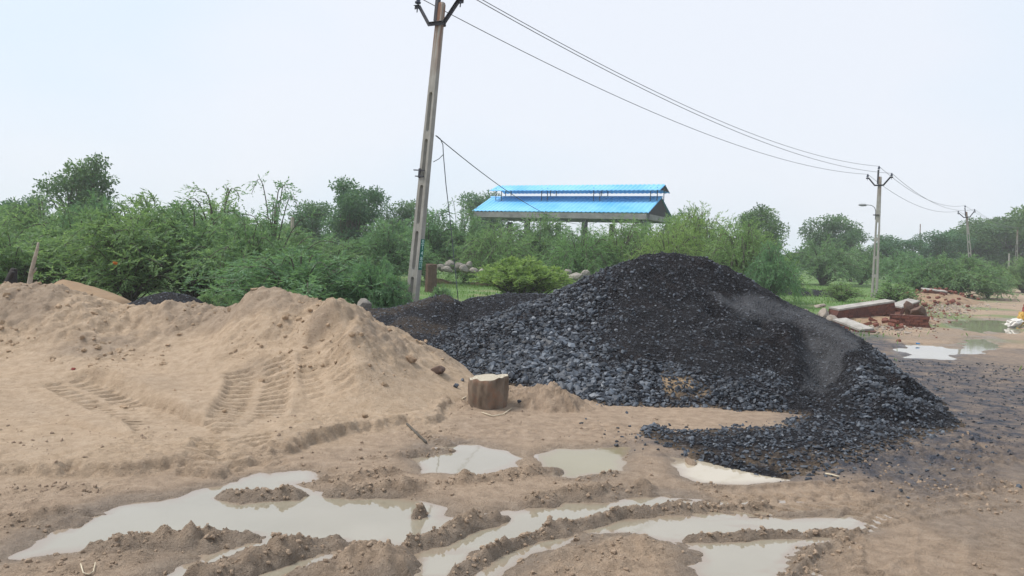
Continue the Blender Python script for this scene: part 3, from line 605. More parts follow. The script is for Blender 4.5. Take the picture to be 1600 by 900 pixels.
def place_stones(root, pos, size, seed):
    r = random.Random(seed)
    for p, s in zip(pos, size):
        o = bpy.data.objects.new('stone', r.choice(STONES)); COL.objects.link(o); o.parent = root
        o.location = Vector(p) - Vector(root.location) + Vector((0, 0, s * .08)); o.scale = (s, s, s); o.rotation_euler = (r.gauss(0, .4), r.gauss(0, .4), r.uniform(0, 6.28))
place_stones(gheap, pos[big], size[big], 9)

def side_heap(label, cps, wps, x0, x1, y0, y1, n, seed, bro=0.0, smax=.06):
    f0 = rbf([P(*a) for a in cps] + [np.array(a) for a in wps]); f = lambda x, y: f0(x, y) + .03 * fbm(x, y, .4, 3, seed) + .02 * (lumps(x, y, .12, seed + 1) - .5)
    root = empty('gravel_heap', (.5 * (x0 + x1), .5 * (y0 + y1), 0), label, 'gravel heap')
    me, x, y, z = heap_mesh('fines', f, axis([(x0, x1, .05, .05)]), axis([(y0, y1, .05, .05)]))
    b = bro * smooth(.05, .35, fbm(x, y, .7, 3, seed + 2)); attr(me, 'mask', np.stack([b * 0 + .02, b, b, b], 1)); child('fines', me, 'fines', root)
    pos, size = scatter(f, x0, x1, y0, y1, n, lambda px, py, x, y, z: (np.full(len(x), .7), np.full(len(x), .018), np.full(len(x), smax)), seed + 3)
    child('loose_stones', pebbles('loose_stones', pos, size, seed=seed), 'stone', root, kind='stuff')
    return f
side_heap('low ridge of black crushed stone between the pole and the tall dark heap', [(705, 482, 13.8), (735, 466, 14), (790, 458, 14.2), (840, 459, 14.2), (890, 460, 14.2), (720, 510, 13), (790, 500, 13), (860, 500, 13), (700, 535, 12), (760, 530, 12.2)],
          [(-1.6, 11.4, -.1), (-.6, 11.2, .0), (.6, 11.4, .1), (-1.4, 15.8, -.1), (0, 16, -.1), (2, 16, -.1), (2.6, 13.5, .3), (-2, 13.5, .1)], -2.1, 2.4, 11.2, 16, 9000, 120)
side_heap('low black stone heap with brown debris at the foot of the near utility pole', [(560, 484, 13.6), (600, 482, 13.7), (640, 474, 13.9), (668, 467, 14), (695, 459, 14), (716, 470, 13.9), (730, 480, 13.8), (600, 505, 12.9), (650, 510, 12.7), (690, 505, 12.9), (640, 535, 11.9)],
          [(-3.4, 13, -.1), (-3, 15.4, -.1), (-1.5, 15.6, -.1), (-.5, 15, -.1), (-.4, 13.4, .1), (-1.8, 11.2, -.05), (-2.8, 12, -.05)], -3.5, -.4, 11, 15.7, 6000, 140, .10)
side_heap('small dark stone heap behind the sand, in front of left bushes', [(205, 474, 14.4), (235, 462, 14.5), (265, 456, 14.6), (295, 462, 14.5), (315, 472, 14.4), (265, 478, 13.9)],
          [(-8.2, 14.5, -.1), (-4.9, 14.5, -.1), (-6.5, 16, -.1), (-6.5, 13.0, -.1), (-7.6, 13.4, -.1), (-5.2, 13.4, -.1), (-7.7, 15.6, -.1), (-5.2, 15.6, -.1)], -8.2, -4.8, 12.9, 16, 3000, 160)
side_heap('thin dark strip of stone spilled on grass behind the tall heap', [(1205, 452, 42), (1240, 448, 42), (1275, 452, 42), (1300, 456, 42)],
          [(13.2, 42, -.1), (18.6, 42, -.1), (16, 43.6, -.1), (16, 40.2, -.1), (14, 43.4, -.1), (18, 43.4, -.1), (14, 40.6, -.1), (18, 40.6, -.1)], 13.2, 18.6, 40.2, 43.6, 900, 180)
f0 = rbf([P(*a) for a in ((75, 452, 15.4), (95, 437, 15.5), (110, 440, 15.5), (135, 446, 15.4), (160, 455, 15.2), (190, 468, 14.8), (120, 470, 14.4))] + [np.array(a) for a in ((-11, 15.5, -.1), (-6.9, 15, -.1), (-8.5, 17.2, -.1), (-8.5, 13.2, -.1), (-10.4, 16.6, -.1), (-7.2, 16.6, -.1), (-10, 13.4, -.1), (-7.2, 13.6, -.1))])
me, x, y, z = heap_mesh('sand_heap', lambda x, y: f0(x, y) + .03 * fbm(x, y, .4, 4, 200) + .02 * lumps(x, y, .15, 201), axis([(-11, -6.8, .05, .05)]), axis([(13.2, 17.2, .05, .05)]))
link('sand_heap', me, 'sand_dim', label='small brown earth heap behind the sand, below the left bushes', cat='earth heap')

# ------------------------------------------------------------------ utility poles and wires
LINE = np.array([.65, .76, 0]); LINE /= np.linalg.norm(LINE)
def pole(px, base, top, label, wd=.27, sign=False, lamp=False, arms=True, turn=0.0):
    """tapered concrete pole with long through slots, V crossarm and pin insulators; returns insulator tips"""
    b = np.array(base, float); ax = np.array(top, float) - b; H = np.linalg.norm(ax); ax /= H
    n = np.array([math.cos(turn) * LINE[0] - math.sin(turn) * LINE[1], math.sin(turn) * LINE[0] + math.cos(turn) * LINE[1], 0]); n -= ax * n.dot(ax); n /= np.linalg.norm(n)
    u = np.cross(n, ax)                                       # along the crossarm, to the right
    root = empty('utility_pole', b, label, 'utility pole')
    Rm = Matrix((u, n, ax)).transposed(); root.rotation_euler = Rm.to_euler()
    W = lambda z: wd + (.15 - wd) * z / H                     # face width
    Tk = lambda z: .135 + (.105 - .135) * z / H
    def pt(uu, z, v): return (uu, v, z)
    m = MB(); s = .095
    zs = []; z = .25; zt = H - 1.9
    while z < zt - .5: zs.append((z, min(z + .84, zt))); z += .99
    for sg in (-1, 1):
        for z0, z1 in ((-.3, zt + .001),):
            c = lambda z: [(sg * s / 2, -Tk(z) / 2, z), (sg * W(z) / 2, -Tk(z) / 2, z), (sg * W(z) / 2, Tk(z) / 2, z), (sg * s / 2, Tk(z) / 2, z)]
            a, d = c(z0), c(z1)
            if sg < 0: a, d = a[::-1], d[::-1]
            m.hexa(a, d)
    c = lambda z: [(-W(z) / 2, -Tk(z) / 2, z), (W(z) / 2, -Tk(z) / 2, z), (W(z) / 2, Tk(z) / 2, z), (-W(z) / 2, Tk(z) / 2, z)]
    m.hexa(c(zt), c(H - .05)); a = c(H - .05); d = [(x * .8, y * .8, H) for x, y, _ in a]; m.hexa(a, d)
    ends = [(-.3, zs[0][0])] + [(zs[i][1], zs[i + 1][0]) for i in range(len(zs) - 1)] + [(zs[-1][1], zt)]
    K = 6
    for i, (z0, z1) in enumerate(ends):                       # webs between slots with rounded ends
        us = [-s / 2 + s * j / K for j in range(K + 1)]; arc = lambda x: math.sqrt(max(0, (s / 2) ** 2 - x * x))
        for j in range(K):
            lo = [z0 - (s / 2 - arc(x)) + 0 if i else z0 for x in us[j:j + 2]]
            lo = [z0 + arc(x) - s / 2 if i else z0 for x in us[j:j + 2]]; hi = [z1 - arc(x) + s / 2 if i < len(ends) - 1 else z1 for x in us[j:j + 2]]
            t = lambda z: Tk(z) / 2 - .003
            m.hexa([(us[j], -t(lo[0]), lo[0]), (us[j + 1], -t(lo[1]), lo[1]), (us[j + 1], t(lo[1]), lo[1]), (us[j], t(lo[0]), lo[0])], [(us[j], -t(hi[0]), hi[0]), (us[j + 1], -t(hi[1]), hi[1]), (us[j + 1], t(hi[1]), hi[1]), (us[j], t(hi[0]), hi[0])])
    m.build('shaft', 'concrete', root)
    tips = []
    if arms:
        za = H - .47; v = -Tk(H) / 2 - .035; m = MB()
        prof = [(-.66, .40), (-.54, .40), (-.22, 0), (.22, 0), (.54, .40), (.66, .40)]
        for (a0, b0), (a1, b1) in zip(prof, prof[1:]):
            L = math.hypot(a1 - a0, b1 - b0); X = np.array([(a1 - a0) / L, 0, (b1 - b0) / L]); Z = np.cross(X, (0, 1, 0))
            c0 = np.array([(a0 + a1) / 2, v, za + (b0 + b1) / 2]); m.box(c0, (L + .035, .012, .075), X, (0, 1, 0), Z); m.box(c0 + np.array([0, -.025, 0]) + Z * .0335, (L + .03, .05, .008), X, (0, 1, 0), Z)
        m.build('crossarm', 'iron', root)
        m = MB(); m.box((0, v + .018, za), (.24, .012, .06)); m.box((0, Tk(H) / 2 + .012, za), (.24, .012, .06))
        for e in (-.105, .105): m.tube([(e, v - .03, za), (e, Tk(H) / 2 + .04, za)], .009)
        m.build('clamp', 'iron', root)
        m = MB(); ub = -W(H) / 2 - .012; m.box((ub, -.02, H - .02), (.075, .09, .75)); m.box((ub + .02, -.02, H + .36), (.12, .07, .012)); m.build('top_bracket', 'iron', root)
        for ua, zb in ((-.6, za + .43), (ub + .02, H + .37), (.6, za + .43)):
            m = MB(); m.tube([(ua, v if abs(ua) > .3 else -.02, zb - .14), (ua, v if abs(ua) > .3 else -.02, zb + .10)], .012)
            y0 = v if abs(ua) > .3 else -.02
            m.lathe([(.03, .04), (.062, .05), (.066, .085), (.04, .10), (.052, .12), (.05, .15), (.028, .165), (.036, .18), (.03, .20), (.0, .205)], (ua, y0, zb), 12)
            m.build('insulator', 'insulator', root, True)
            tips.append(b + u * ua + n * y0 + ax * (zb + .185))
    if sign:
        m = MB(); z0 = sign; uu = W(z0) / 2; 
        for zz in (z0 - .55, z0 + .2): pass
        pl = MB(); pl.box((uu + .008, -.0, z0), (.010, .105, .66)); p = pl.build('number_plate', 'sign_green', root)
        m = MB()
        for zz in (.235, -.155, -.285): m.box((uu + .0155, 0, z0 + zz), (.003, .095, .012))
        m.build('rule', 'sign_white', p)
        for ch, zz, hh in (('0', .285, .075), ('T', .155, .14), ('4', .03, .11), ('8', -.09, .10), ('11', -.22, .11)):
            cu = bpy.data.curves.new('lettering', 'FONT'); cu.body = ch; cu.size = 1; cu.extrude = .01; cu.offset = .012
            to = bpy.data.objects.new('tmp', cu); COL.objects.link(to); dg = bpy.context.evaluated_depsgraph_get(); me = bpy.data.meshes.new_from_object(to.evaluated_get(dg)); bpy.data.objects.remove(to)
            co = np.empty(len(me.vertices) * 3, np.float32); me.vertices.foreach_get('co', co); co = co.reshape(-1, 3); mn, mx = co.min(0), co.max(0); cc = (mn + mx) / 2; q = (co - cc) / (mx - mn + 1e-6)
            wch = .062 if ch != '11' else .07
            w = np.stack([uu + .0155 + q[:, 2] * .003, q[:, 0] * wch, z0 + zz - .0 + q[:, 1] * hh * .8], 1); me.vertices.foreach_set('co', w.astype(np.float32).ravel()); me.materials.clear()
            link('lettering', me, 'sign_white', p)
        m = MB()                                              # two iron brackets left on the shaft
        zb = 3.38
        for dz, l in ((0, .30), (-.13, .24)): m.box((-W(zb) / 2 - l / 2 + .16, -Tk(zb) / 2 - .02, zb + dz), (l, .03, .022))
        m.box((-W(zb) / 2 + .02, -Tk(zb) / 2 - .012, zb - .06), (.05, .02, .2)); m.build('bracket', 'iron', root)
    if lamp:
        zl = 4.55; m = MB(); e = -W(zl) / 2 - .03
        m.tube([(e, 0, zl - .35), (e, 0, zl + .1), (e - .06, 0, zl + .3), (e - .22, 0, zl + .42), (e - .5, 0, zl + .46)], .022); a = m.build('lamp_arm', 'lamp_grey', root, True)
        m = MB(); m.lathe([(.02, -.22), (.06, -.16), (.075, .05), (.04, .2), (.01, .22)], (e - .68, 0, zl + .45), 8, (-1, 0, .06)); m.build('lamp_head', 'lamp_grey', a, True)
        m = MB(); m.box((e + .05, 0, zl - .1), (.3, .2, .05)); m.build('clamp', 'iron', root)
    return root, tips
def polebase(px, d): 
    p = P(px, 450, d); return np.array([p[0], d, 0.0])
b1 = P(640, 512, 16.6); b1[2] = 0; t1 = P(690, 4, 16.6)
r1, tp1 = pole(0, b1, t1, 'nearest concrete utility pole with green number plate, leaning over the dark heaps', .285, sign=P(664, 397, 16.6)[2], turn=.10)
b2 = G(1366, 465); t2 = P(1375, 276, b2[1]); r2, tp2 = pole(0, b2, t2, 'concrete utility pole with street lamp arm rising from the grass behind rubble', .34, lamp=True)
b3 = P(1520, 445, 66); b3[2] = 0; t3 = P(1510, 331, 66); r3, tp3 = pole(0, b3, t3, 'distant concrete utility pole with V crossarm, tilted left behind the rightmost bushes', .36, turn=.2)
b4 = P(1587, 440, 92); b4[2] = 0; pole(0, b4, P(1590, 356, 92), 'farthest pale pole without crossarm near the right edge', .40, arms=False)
def wire(a, b, sag, r, name, m, label, cat):
    t = np.linspace(0, 1, 40)[:, None]; p = a + (b - a) * t; p[:, 2] -= sag * 4 * t[:, 0] * (1 - t[:, 0])
    o = MB(); o.tube(p, r, 5); return o.build(name, m, None, True, label=label, cat=cat)
for i, w_ in enumerate(('left', 'top', 'right')):
    wire(tp1[i], tp2[i], .82, .0095, 'power_line', 'wire', f'overhead wire from the {w_} insulator of the nearest pole to the lamp pole', 'wire')
    wire(tp2[i], tp3[i], .75, .011, 'power_line', 'wire', f'overhead wire from the {w_} insulator of the lamp pole to the tilted far pole', 'wire')
    wire(tp3[i], b4 + np.array([i * .3 - .3, 0, 7]), .5, .011, 'power_line', 'wire', f'overhead wire from the {w_} insulator of the tilted far pole onward to the right', 'wire')
cab0 = P(681, 212, 16.55); 

# ------------------------------------------------------------------ open shed with blue roof
L0 = P(741.7, 329, 60); L1 = P(1011, 331.7, 53.5); ze = float((L0[2] + L1[2]) / 2)
su = (L1 - L0)[:2]; SL = float(np.linalg.norm(su)); su = su / SL; sv = np.array([-su[1], su[0]]); SW = 5.6
rz = math.atan2(su[1], su[0]); shed = empty('open_shed', (L0[0], L0[1], 0), 'open concrete shed with bright blue two-tier metal roof behind bushes', 'shed', rz=rz)
RH = 1.28                                                     # lower roof rise up to the break
def roof(name, x0, x1, y0, y1, z0, rise, th=.05):             # two corrugated sheets that meet on a ridge
    for k, (ya, yc) in enumerate(((y0, (y0 + y1) / 2), (y1, (y0 + y1) / 2))):
        n = int((x1 - x0) / .17); X = np.linspace(x0, x1, n); w = .024 * np.where(np.arange(n) % 2, 1, -1)
        v = np.concatenate([np.stack([X, np.full(n, ya), z0 + w + o], 1) for o in (0, -th)] + [np.stack([X, np.full(n, yc), z0 + rise + w + o], 1) for o in (0, -th)])
        i = np.arange(n - 1); f = lambda a, b: np.stack([a + i, a + i + 1, b + i + 1, b + i], 1)
        q = np.concatenate([f(0, 2 * n), f(n, 3 * n), f(0, n), f(2 * n, 3 * n)])
        link(name, mesh_np(name, v, q, None, False), 'roof_blue', shed)
roof('roof_sheet', -.15, SL + .15, -.15, SW + .15, ze, RH); 
uz = ze + RH + .42; roof('monitor_sheet', .35, SL + .35, SW / 2 - 1.25, SW / 2 + 1.25, uz, .50)
m = MB(); m.tube([(-.2, SW / 2, ze + RH + .02), (SL + .2, SW / 2, ze + RH + .02)], .06, 6); m.build('ridge_cap', 'roof_blue', shed)
for nm, y0, m_ in (('front_beam', 0, 'shed_concrete'), ('rear_beam', SW, 'shed_concrete')):
    m = MB(); m.box((SL / 2, y0, ze - .30), (SL, .3, .40)); m.build(nm, m_, shed)
for x0 in (0, SL):
    m = MB(); m.box((x0, SW / 2, ze - .31), (.3, SW - .304, .38)); m.build('end_beam', 'shed_concrete', shed)
    m = MB(); a = [(x0 - .05, .15, ze - .1), (x0 + .05, .15, ze - .1), (x0 + .05, SW - .15, ze - .1), (x0 - .05, SW - .15, ze - .1)]
    m.hexa(a, [(x0 - .05, SW / 2 - .05, ze + RH - .08), (x0 + .05, SW / 2 - .05, ze + RH - .08), (x0 + .05, SW / 2 + .05, ze + RH - .08), (x0 - .05, SW / 2 + .05, ze + RH - .08)]); m.build('gable_panel', 'gable', shed)
m = MB(); x0 = SL + .3; m.hexa([(x0 - .02, SW / 2 - 1.1, uz + .02), (x0, SW / 2 - 1.1, uz + .02), (x0, SW / 2 + 1.1, uz + .02), (x0 - .02, SW / 2 + 1.1, uz + .02)], [(x0 - .02, SW / 2 - .03, uz + .43), (x0, SW / 2 - .03, uz + .43), (x0, SW / 2 + .03, uz + .43), (x0 - .02, SW / 2 + .03, uz + .43)]); m.build('gable_panel', 'gable', shed)
for f in (0.0, .333, .667, 1.0):
    for y0 in (0, SW):
        m = MB(); m.box((f * SL + (.16 if f == 0 else -.16 if f == 1 else 0), y0, (ze - .6) / 2 - .1), (.34, .34, ze - .4)); m.build('column', 'column_concrete_shaded', shed)
for f in (.07, .36, .67, .985):
    m = MB()
    for dx in (0, .5):
        for y0 in (SW / 2 - .8, SW / 2 + .8): m.tube([(f * SL + dx - .25, y0, ze + RH * .72), (f * SL + dx - .25, y0, uz + .2)], .035, 5)
    for y0 in (SW / 2 - .8, SW / 2 + .8):
        m.tube([(f * SL, SW / 2 - .8, uz + .1), (f * SL, SW / 2 + .8, uz + .1)], .015, 4) if y0 < SW / 2 else None
    m.build('roof_truss', 'steel_dark', shed)
wire(cab0, P(945, 342, 54.2), 1.0, .011, 'service_cable', 'cable', 'dark service cable sagging from the nearest pole across to the blue shed', 'cable')
m = MB(); m.tube([P(682, 212, 16.5), P(688, 217, 16.5), P(692, 226, 16.5), P(693, 244, 16.5), P(697, 290, 16.5), P(703, 340, 16.5), P(709, 400, 16.5), P(714, 450, 16.4), P(716, 470, 16.4)], .010, 5); m.build('hanging_cable', 'cable', None, True, label='loose dark cable hanging down beside the nearest pole', cat='cable')
m = MB(); m.tube([P(693, 241, 16.5), P(686, 248, 16.55), P(677, 253, 16.6)], .008, 5); m.build('cable_tail', 'cable', None, True, label='short cable tail looped back to the nearest pole', cat='cable')

# ------------------------------------------------------------------ vegetation
def leaves(c, d, L, W, tint, r):
    d = d / (np.linalg.norm(d, axis=1)[:, None] + 1e-9); s = np.cross(d, r.normal(0, 1, d.shape)); s /= np.linalg.norm(s, axis=1)[:, None] + 1e-9
    L = np.asarray(L)[..., None]; W = np.asarray(W)[..., None]
    v = np.stack([c, c + d * L * .45 + s * W * .5, c + d * L, c + d * L * .45 - s * W * .5], 1).reshape(-1, 3)
    n = len(c); me = mesh_np('foliage', v, np.arange(n * 4).reshape(n, 4), None, False)
    k = np.repeat(np.clip(tint, 0, 1), 4); attr(me, 'tint', np.stack([k, k, k, k], 1)); return me
def unit(a): return a / (np.linalg.norm(a, axis=-1)[..., None] + 1e-9)

def arching_bush(name, seed, H, R, nst, nt, nl, L, W, mat, lean=.3, droop=.68, up=.25, low=.30, pw=1.15, twig=(.3, .65)):
    r = np.random.default_rng(seed); t = np.linspace(0, 1, 12); stems = MB(); C = []; D = []; T = []
    for i in range(nst):
        az = r.uniform(0, 6.283); rho = R * math.sqrt(r.uniform(.02, 1)); zt = H * (low + (1 - low) * r.random() ** .6) * (1 - .42 * (rho / R) ** 2)
        bend = r.normal(0, .35); a = az + bend * t * .8; rad = rho * t ** pw
        p = np.stack([rad * np.cos(a), rad * np.sin(a), zt * np.sin(droop * math.pi * t) / max(math.sin(min(droop, .5) * math.pi), .1)], 1)
        p[:, 2] += .05 * H * vn(t * 4, t * 0 + i, seed); stems.tube(p, .022 * (1 - .85 * t) + .003, 4, False)
        ts = np.clip(np.linspace(.16, 1, nt) + r.normal(0, .02, nt), 0, 1); b = np.stack([np.interp(ts, t, p[:, k]) for k in range(3)], 1); tg = unit(np.stack([np.interp(ts, t, np.gradient(p[:, k])) for k in range(3)], 1))
        dr = unit(tg * .75 + unit(r.normal(0, 1, (nt, 3))) * .8 + [0, 0, up]); tl = r.uniform(*twig, nt) * (1.1 - .35 * ts)
        u = np.linspace(.12, 1, nl)[None, :, None]; c = b[:, None] + dr[:, None] * tl[:, None, None] * u + np.array([0, 0, -1.]) * (.30 * tl[:, None, None] * u * u)
        side = unit(np.cross(dr, [0, 0, 1.]))[:, None] * np.where(np.arange(nl) % 2, 1, -1)[None, :, None]
        ld = dr[:, None] * .9 + side * .55 + r.normal(0, .3, c.shape) + np.array([0, 0, -.18])
        C.append(c.reshape(-1, 3)); D.append(ld.reshape(-1, 3)); T.append(np.repeat(np.clip(r.normal(.45, .16) + r.normal(0, .13, nt), 0, 1), nl))
    C = np.concatenate(C); D = np.concatenate(D); T = np.concatenate(T); k = C[:, 2] > .03; C, D, T = C[k], D[k], T[k]; n = len(C)
    root = empty(name, (0, 0, 0), '-', 'bush')
    stems.build('stems', 'bark', root, True); link('foliage', leaves(C, D, r.uniform(.7, 1.3, n) * L, r.uniform(.8, 1.2, n) * W, T + r.normal(0, .06, n), r), mat, root)
    root['h0'] = float(np.percentile(C[:, 2], 99.6)); root['r0'] = float(np.percentile(np.hypot(C[:, 0], C[:, 1]), 97)); return root
def broad_tree(name, seed, H, R, z0, ncl, nlf, cr, L, W, mat='leaf_neem'):
    r = np.random.default_rng(seed); tr = MB(); fork = np.array([r.normal(0, .1), r.normal(0, .1), z0 * .9])
    tr.tube([(0, 0, -.1), fork * [.4, .7, .5], fork], [.16, .12, .10], 7); C = []; D = []; T = []
    lob = [(np.array([math.cos(a) * R * .55 * q, math.sin(a) * R * .55 * q, z0 + (H - z0) * zz]), rr0) for a, q, zz, rr0 in zip(r.uniform(0, 6.28, 8), r.uniform(.35, 1.1, 8), np.linspace(.18, .80, 8), r.uniform(.26, .48, 8) * R)]
    for i in range(ncl):
        lc, lr = lob[i % 8]; v = unit(r.normal(0, 1, 3)); c = lc + v * lr * r.uniform(.55, 1.05) * [1, 1, .8]
        md = fork + (c - fork) * .5 + r.normal(0, .12, 3) + [0, 0, .1]; tr.tube([fork, md, c], [.055, .03, .008], 4, False)
        n = int(nlf * r.uniform(.6, 1.3)); o = unit(r.normal(0, 1, (n, 3))) * (r.random(n) ** .45 * 1.75 * cr * r.uniform(.7, 1.2))[:, None] * [1, 1, .72]
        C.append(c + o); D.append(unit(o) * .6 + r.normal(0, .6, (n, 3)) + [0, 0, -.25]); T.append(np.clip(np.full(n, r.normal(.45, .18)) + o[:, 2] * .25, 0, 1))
    C = np.concatenate(C); D = np.concatenate(D); T = np.concatenate(T); n = len(C); root = empty(name, (0, 0, 0), '-', 'tree')
    tr.build('trunk', 'bark', root, True); link('crown', leaves(C, D, r.uniform(.7, 1.3, n) * L, r.uniform(.8, 1.2, n) * W, T + r.normal(0, .08, n), r), mat, root)
    root['h0'] = float(np.percentile(C[:, 2], 99.5)); root['r0'] = float(np.percentile(np.hypot(C[:, 0], C[:, 1]), 97)); return root

PR = {
    'm0': arching_bush('mesquite_bush', 11, 3.0, 2.5, 84, 26, 10, .130, .040, 'leaf_mesquite'),
    'm1': arching_bush('mesquite_bush', 12, 2.9, 2.6, 84, 26, 10, .135, .038, 'leaf_mesquite', droop=.74),
    'm2': arching_bush('mesquite_bush', 13, 3.1, 2.3, 84, 26, 10, .125, .041, 'leaf_mesquite', droop=.62, up=.4),
    'low': arching_bush('mesquite_bush', 14, 2.0, 2.7, 90, 26, 10, .125, .040, 'leaf_mesquite', droop=.72),
    'feather': arching_bush('feathery_bush', 15, 2.9, 2.6, 80, 24, 14, .105, .026, 'leaf_bright', droop=.80, up=.1, twig=(.45, .95)),
    'upright': arching_bush('leafy_shrub', 16, 1.4, 1.3, 125, 24, 8, .085, .034, 'leaf_bright', droop=.50, up=.55, low=.55, pw=.8, twig=(.14, .30)),
    'spray': arching_bush('thorn_sapling', 17, 3.6, 2.2, 17, 22, 8, .09, .030, 'leaf_mesquite', droop=.64, low=.72, pw=1.5, twig=(.25, .55)),
    'weed': arching_bush('weed_clump', 18, .7, .8, 60, 14, 5, .07, .026, 'leaf_mesquite', droop=.55, up=.5, twig=(.1, .25)),
    't0': broad_tree('broadleaf_tree', 21, 5.0, 1.9, 1.6, 70, 150, .33, .15, .075),
    't1': broad_tree('broadleaf_tree', 22, 4.6, 2.0, 1.2, 90, 150, .34, .15, .075),
    't2': broad_tree('broadleaf_tree', 23, 5.0, 2.3, 1.0, 60, 190, .42, .17, .085),
}
used = set()
def plant(kind, px, d, top, w, label, cat=None, rz=None, name=None, group=None):
    src = PR[kind]; o = src if kind not in used else copy_tree(src); used.add(kind)
    g = P(px, 430, d); tp = P(px, top, d); z = float(ground_h(np.array([g[0]]), np.array([g[1]]))[0])
    hs = (tp[2] - z) / src['h0']; rs = w * d / 1200 / 2 / src['r0']
    o.location = (g[0], g[1], z - .03); o.scale = (rs, rs, hs); o.rotation_euler = (0, 0, random.uniform(0, 6.28) if rz is None else rz)
    o['label'] = label; o['category'] = cat or o['category']
    if group: o['group'] = group
    return o
for a in (
    ('m0', 470, 16.6, 392, 300, 'low spreading mesquite bush just behind the peaks of the sand heap'), ('low', 585, 16.2, 408, 130, 'small mesquite bush left of the nearest pole foot'),
    ('m1', 385, 19.5, 346, 210, 'grey-green bush above the right sand peak, middle of the left thicket'), ('m2', 300, 20.5, 322, 230, 'tall bush in the left thicket straight above the small dark heap'),
    ('m0', 205, 19.5, 326, 240, 'dense bush of the left thicket hanging over the small earth heap'), ('m1', 118, 21, 328, 230, 'bush to the right of the bare leaning branch'),
    ('m2', 20, 19, 362, 200, 'bush behind the bare leaning branch at far left'), ('m0', -70, 20, 352, 210, 'bush cut by the left edge of the picture'),
    ('m1', 70, 29, 316, 200, 'darker bush behind the left thicket, below the broadleaf tree'), ('m2', -20, 31, 322, 170, 'bush rising behind the others at the left edge'),
    ('m2', 240, 26, 308, 170, 'bush at the back of the left thicket beside the broadleaf tree'), ('m0', 340, 27, 318, 170, 'bush at the back of the left thicket under the thin sapling'), ('m1', 150, 27, 312, 150, 'bush directly in front of the left broadleaf tree'),
    ('spray', 340, 23, 288, 260, 'thin open thorn sapling standing above the left thicket', 'sapling'), ('spray', 425, 21.5, 278, 230, 'thin sapling with long bare arching sprays above the thicket', 'sapling'),
    ('t0', 125, 42, 246, 112, 'rounded broadleaf tree rising highest above the left thicket'), ('t1', 42, 44, 308, 80, 'small dark tree left of the tallest left tree'), ('t1', 548, 50, 284, 100, 'round dark broadleaf tree left of the nearest pole'),
    ('t2', 480, 54, 316, 90, 'smaller tree just left of the round dark tree'), ('t2', 625, 56, 316, 80, 'small tree between the round dark tree and the nearest pole'),
    ('m1', 520, 34, 372, 130, 'bush below the round dark broadleaf tree'), ('m0', 600, 36, 345, 150, 'feathery bush left of the nearest pole, mid distance'), ('m2', 440, 32, 350, 140, 'bush between the left thicket and the round dark tree'),
    ('m2', 668, 40, 330, 140, 'bush directly behind the nearest pole'), ('spray', 715, 46, 312, 130, 'open twiggy sapling between the nearest pole and the shed', 'sapling'), ('t2', 752, 78, 303, 90, 'tree showing left of the blue shed roof'),
    ('m1', 728, 40, 342, 140, 'bush under the left corner of the blue shed'), ('feather', 775, 38, 350, 150, 'pale feathery bush in front of the left shed columns'), ('m0', 845, 43, 338, 150, 'bush in front of the middle columns of the shed'),
    ('feather', 905, 36, 356, 150, 'feathery bush in front of the shed, left of the tall dark heap'), ('feather', 968, 37, 344, 170, 'feathery bush with arching sprays under the right half of the shed'), ('m2', 1030, 44, 340, 150, 'bush under the right end of the blue shed'),
    ('feather', 1045, 34, 350, 150, 'feathery bush straight above the peak of the tall dark heap'), ('feather', 1095, 37, 328, 180, 'big feathery bush right of the shed'), ('m2', 1075, 50, 328, 90, 'open bush touching the right shed gable'),
    ('feather', 1160, 33, 346, 180, 'big feathery bush behind the right slope of the tall dark heap'), ('m1', 1205, 30, 380, 90, 'drooping bush at the right end of the shed thicket'), ('t0', 1185, 62, 322, 78, 'dark tree rising behind the feathery bush right of the shed'),
    ('t2', 1288, 80, 338, 84, 'clumpy dark tree left of the lamp pole'), ('t1', 1330, 78, 358, 60, 'small tree between the clumpy dark tree and the lamp pole'), ('m1', 1285, 62, 374, 130, 'umbrella shaped bush below the clumpy dark tree'),
    ('m0', 1345, 66, 384, 90, 'bush left of the lamp pole behind the meadow'), ('t1', 1392, 84, 370, 90, 'tree right behind the lamp pole'), ('m2', 1412, 60, 392, 90, 'bush right of the lamp pole behind the meadow'),
    ('t2', 1462, 88, 362, 80, 'tree between the lamp pole and the tilted far pole'), ('m1', 1440, 47, 402, 110, 'left part of the low bush clump behind the brick rubble'), ('low', 1492, 46, 400, 150, 'wide low bush in front of the tilted far pole'), ('m0', 1545, 47, 410, 70, 'right end of the low bush clump beside the track'),
    ('t1', 1530, 96, 344, 100, 'dark tree just right of the tilted far pole'), ('t0', 1582, 98, 330, 110, 'tall tree at the right edge of the picture'), ('t2', 1640, 90, 322, 130, 'tree cut by the right edge of the picture'), ('m2', 1600, 62, 402, 90, 'bush by the right edge beneath the tall trees'), ('t2', 1500, 104, 356, 90, 'hazy tree behind the tilted far pole'),
    ('upright', 818, 27, 404, 150, 'bright yellow-green shrub on the grass behind the low dark ridge'), ('weed', 1318, 36, 442, 60, 'weed clump in the meadow left of the lamp pole'), ('weed', 1400, 33, 440, 70, 'weed clump right of the lamp pole foot'),
    ('weed', 900, 30, 436, 60, 'weed clump at the right of the bright shrub'), ('weed', 612, 18, 446, 60, 'weed clump beside the nearest pole foot'), ('weed', 330, 14.8, 455, 70, 'weed clump right of the small dark heap'), ('weed', 690, 24, 446, 40, 'weed clump right of the nearest pole foot')):
    plant(*a)

